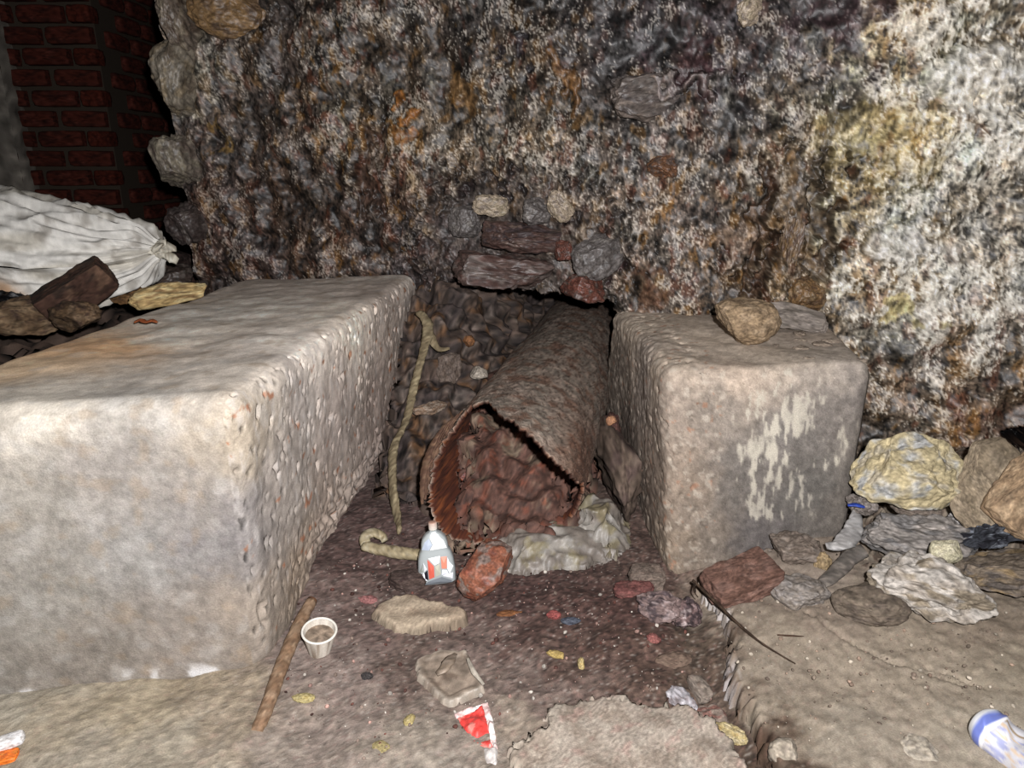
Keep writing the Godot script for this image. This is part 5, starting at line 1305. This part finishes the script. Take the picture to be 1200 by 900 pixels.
	for e in [[Vector3(-1.050, 1.011, -2.443), 0.3, 0.2], [Vector3(-0.805, 1.083, -2.395), 0.42, 0.5], [Vector3(-0.631, 1.129, -2.362), 0.4, 0.8], [Vector3(-0.857, 0.635, -2.405), 0.4, 0.6], [Vector3(-0.475, 1.004, -2.332), 0.45, 1.0], [Vector3(-0.199, 1.161, -2.252), 0.55, 0.5], [Vector3(0.000, 0.947, -2.165), 0.55, 0.8], [Vector3(-0.407, 0.749, -2.319), 0.4, 0.9], [Vector3(-0.215, 0.648, -2.258), 0.3, 0.4], [Vector3(0.228, 1.157, -2.066), 0.5, 0.4], [Vector3(0.324, 0.941, -2.029), 0.4, 0.6], [Vector3(0.381, 0.694, -2.011), 0.5, 0.9], [Vector3(0.542, 0.605, -1.962), 0.5, 0.8], [Vector3(0.565, 1.081, -1.954), 0.42, 0.4], [Vector3(0.723, 1.055, -1.905), 0.5, 0.2], [Vector3(0.702, 0.701, -1.913), 0.35, 0.9], [Vector3(0.901, 0.932, -1.840), 0.75, 0.7], [Vector3(1.088, 1.041, -1.771), 0.95, 0.15], [Vector3(1.052, 0.732, -1.784), 0.95, 0.35], [Vector3(1.181, 0.571, -1.737), 0.9, 0.2], [Vector3(0.948, 0.579, -1.823), 0.85, 0.45], [Vector3(1.077, 0.317, -1.775), 0.55, 0.6], [Vector3(1.210, 0.168, -1.726), 0.35, 0.9]]:
		wall_white.append([Vector3(e[0].x, e[0].y, 0), Color(e[1], e[2], 0)])
	for e in wall_tones:
		e[0].z = 0.0
	# centre, half width, half height, colour, how strong, how far proud or sunk
	wall_marks = [
		[Vector3(0.000, 0.606, -2.165), 0.33, 0.24, Color(0.3, 0.27, 0.26), 0.5, -0.025],
		[Vector3(0.484, 1.084, -1.979), 0.045, 0.09, Color(0.24, 0.17, 0.175), 0.7, 0.0],
		[Vector3(0.799, 1.184, -1.877), 0.1, 0.06, Color(0.22, 0.17, 0.18), 0.6, 0.0],
		[Vector3(0.665, 0.656, -1.924), 0.03, 0.22, Color(0.3, 0.23, 0.18), 0.7, -0.035],
		[Vector3(0.802, 0.682, -1.876), 0.03, 0.2, Color(0.36, 0.3, 0.24), 0.6, -0.04],
		[Vector3(0.732, 0.702, -1.902), 0.04, 0.22, Color(0.42, 0.36, 0.3), 0.4, 0.02],
		[Vector3(0.895, 0.913, -1.842), 0.14, 0.09, Color(0.68, 0.6, 0.4), 0.4, 0.008],
		[Vector3(1.088, 1.037, -1.771), 0.13, 0.08, Color(0.86, 0.84, 0.79), 0.6, 0.015],
		[Vector3(0.994, 0.646, -1.806), 0.14, 0.04, Color(0.86, 0.84, 0.8), 0.5, 0.012],
		[Vector3(1.018, 0.472, -1.797), 0.05, 0.04, Color(0.8, 0.74, 0.5), 0.6, 0.0],
		[Vector3(-0.312, 1.002, -2.300), 0.035, 0.03, Color(0.58, 0.36, 0.16), 0.8, 0.01],
		[Vector3(-0.330, 0.916, -2.304), 0.02, 0.05, Color(0.54, 0.35, 0.18), 0.7, 0.0],
		[Vector3(-0.151, 1.032, -2.231), 0.06, 0.05, Color(0.5, 0.36, 0.2), 0.6, 0.0],
		[Vector3(0.153, 1.054, -2.098), 0.03, 0.08, Color(0.46, 0.32, 0.18), 0.7, 0.008],
		[Vector3(0.024, 1.148, -2.155), 0.03, 0.04, Color(0.16, 0.15, 0.18), 0.7, -0.01],
		[Vector3(0.404, 1.049, -2.004), 0.14, 0.025, Color(0.56, 0.52, 0.5), 0.6, 0.03],
		[Vector3(-0.445, 0.827, -2.326), 0.05, 0.16, Color(0.3, 0.22, 0.18), 0.5, -0.015],
		[Vector3(-0.025, 0.800, -2.176), 0.05, 0.035, Color(0.16, 0.14, 0.14), 0.8, -0.015],
		[Vector3(-0.156, 0.773, -2.233), 0.035, 0.035, Color(0.18, 0.15, 0.15), 0.8, -0.012],
		[Vector3(0.160, 0.723, -2.095), 0.03, 0.05, Color(0.15, 0.13, 0.13), 0.7, -0.02],
		[Vector3(0.295, 0.559, -2.038), 0.03, 0.03, Color(0.24, 0.18, 0.18), 0.8, -0.01],
		[Vector3(0.392, 0.490, -2.008), 0.05, 0.05, Color(0.36, 0.26, 0.2), 0.7, 0.0],
		[Vector3(1.310, 0.159, -1.689), 0.03, 0.04, Color(0.05, 0.04, 0.04), 1.0, -0.1],
		[Vector3(0.603, 0.642, -1.943), 0.05, 0.06, Color(0.56, 0.47, 0.4), 0.5, 0.015],
		[Vector3(-0.709, 1.179, -2.377), 0.05, 0.12, Color(0.3, 0.26, 0.24), 0.5, -0.01],
		[Vector3(-0.939, 0.906, -2.421), 0.02, 0.06, Color(0.52, 0.4, 0.2), 0.6, 0.0]]
	ground_tones = [[Vector3(-0.719, 0.000, -0.886), Color(0.639, 0.591, 0.511)], [Vector3(-0.809, 0.000, -0.941), Color(0.680, 0.646, 0.577)], [Vector3(-0.618, 0.000, -0.922), Color(0.658, 0.607, 0.516)], [Vector3(-0.541, 0.000, -1.000), Color(0.638, 0.581, 0.493)], [Vector3(-0.517, 0.000, -0.853), Color(0.612, 0.575, 0.509)], [Vector3(-0.433, 0.000, -0.904), Color(0.585, 0.533, 0.459)], [Vector3(-0.633, 0.000, -0.829), Color(0.619, 0.581, 0.517)], [Vector3(-0.365, 0.000, -0.904), Color(0.538, 0.487, 0.443)], [Vector3(-0.344, 0.000, -0.837), Color(0.548, 0.506, 0.464)], [Vector3(-0.270, 0.000, -0.904), Color(0.527, 0.477, 0.441)], [Vector3(-0.249, 0.000, -1.000), Color(0.520, 0.460, 0.430)], [Vector3(-0.171, 0.000, -0.869), Color(0.541, 0.500, 0.451)], [Vector3(-0.102, 0.000, -0.837), Color(0.542, 0.505, 0.458)], [Vector3(-0.080, 0.000, -0.886), Color(0.525, 0.480, 0.439)], [Vector3(-0.333, 0.000, -1.043), Color(0.543, 0.488, 0.456)], [Vector3(-0.276, 0.000, -1.138), Color(0.447, 0.382, 0.357)], [Vector3(-0.421, 0.000, -1.192), Color(0.517, 0.457, 0.431)], [Vector3(-0.350, 0.000, -1.249), Color(0.457, 0.387, 0.361)], [Vector3(-0.342, 0.000, -1.378), Color(0.398, 0.323, 0.305)], [Vector3(-0.305, 0.000, -1.620), Color(0.390, 0.317, 0.301)], [Vector3(-0.266, 0.000, -1.824), Color(0.421, 0.363, 0.340)], [Vector3(-0.232, 0.000, -1.279), Color(0.361, 0.300, 0.278)], [Vector3(-0.152, 0.000, -1.192), Color(0.381, 0.314, 0.289)], [Vector3(-0.065, 0.000, -1.138), Color(0.446, 0.386, 0.358)], [Vector3(0.032, 0.000, -1.138), Color(0.333, 0.261, 0.237)], [Vector3(0.000, 0.000, -1.249), Color(0.324, 0.247, 0.230)], [Vector3(0.140, 0.000, -1.249), Color(0.326, 0.249, 0.227)], [Vector3(0.093, 0.000, -1.344), Color(0.327, 0.255, 0.237)], [Vector3(0.266, 0.000, -1.378), Color(0.376, 0.306, 0.278)], [Vector3(0.219, 0.000, -1.192), Color(0.325, 0.245, 0.224)], [Vector3(0.188, 0.000, -1.089), Color(0.318, 0.247, 0.219)], [Vector3(0.287, 0.000, -1.113), Color(0.344, 0.271, 0.239)], [Vector3(0.091, 0.000, -1.043), Color(0.366, 0.298, 0.267)], [Vector3(0.000, 0.000, -1.021), Color(0.472, 0.412, 0.382)], [Vector3(-0.059, 0.000, -1.000), Color(0.503, 0.444, 0.407)], [Vector3(0.058, 0.000, -0.980), Color(0.445, 0.387, 0.357)], [Vector3(0.146, 0.000, -1.000), Color(0.402, 0.342, 0.312)], [Vector3(0.234, 0.000, -1.000), Color(0.339, 0.271, 0.237)], [Vector3(0.351, 0.000, -1.113), Color(0.332, 0.283, 0.242)], [Vector3(0.342, 0.000, -1.021), Color(0.320, 0.265, 0.227)], [Vector3(0.360, 0.000, -0.886), Color(0.272, 0.214, 0.178)], [Vector3(0.370, 0.000, -0.837), Color(0.264, 0.215, 0.179)], [Vector3(0.000, 0.000, -0.904), Color(0.548, 0.499, 0.443)], [Vector3(-0.182, 0.000, -1.043), Color(0.415, 0.354, 0.323)], [Vector3(-0.186, 0.000, -1.021), Color(0.356, 0.303, 0.273)], [Vector3(0.438, 0.000, -1.192), Color(0.605, 0.553, 0.493)], [Vector3(0.470, 0.000, -1.089), Color(0.616, 0.567, 0.501)], [Vector3(0.410, 0.000, -1.000), Color(0.615, 0.569, 0.507)], [Vector3(0.426, 0.000, -0.886), Color(0.585, 0.541, 0.479)], [Vector3(0.517, 0.000, -0.853), Color(0.601, 0.561, 0.502)], [Vector3(0.585, 0.000, -1.000), Color(0.614, 0.565, 0.500)], [Vector3(0.720, 0.000, -1.089), Color(0.645, 0.592, 0.521)], [Vector3(0.708, 0.000, -0.960), Color(0.635, 0.586, 0.519)], [Vector3(0.849, 0.000, -1.000), Color(0.621, 0.576, 0.506)], [Vector3(0.861, 0.000, -1.089), Color(0.594, 0.538, 0.474)], [Vector3(0.584, 0.000, -1.138), Color(0.609, 0.552, 0.491)], [Vector3(0.739, 0.000, -0.837), Color(0.629, 0.590, 0.526)], [Vector3(0.595, 0.000, -1.249), Color(0.638, 0.583, 0.528)]]

	for e in ground_tones:
		e[0].y = 0.0
	make_walls()
	make_ground()
	make_blocks()
	make_pipe()
	make_left_rubble()
	make_sack()
	make_right_rubble()
	make_channel_things()
	make_bottle()
	make_cup()
	make_can()
	make_wrapper()
	make_straps()
	make_bag()
	scatter_gravel()
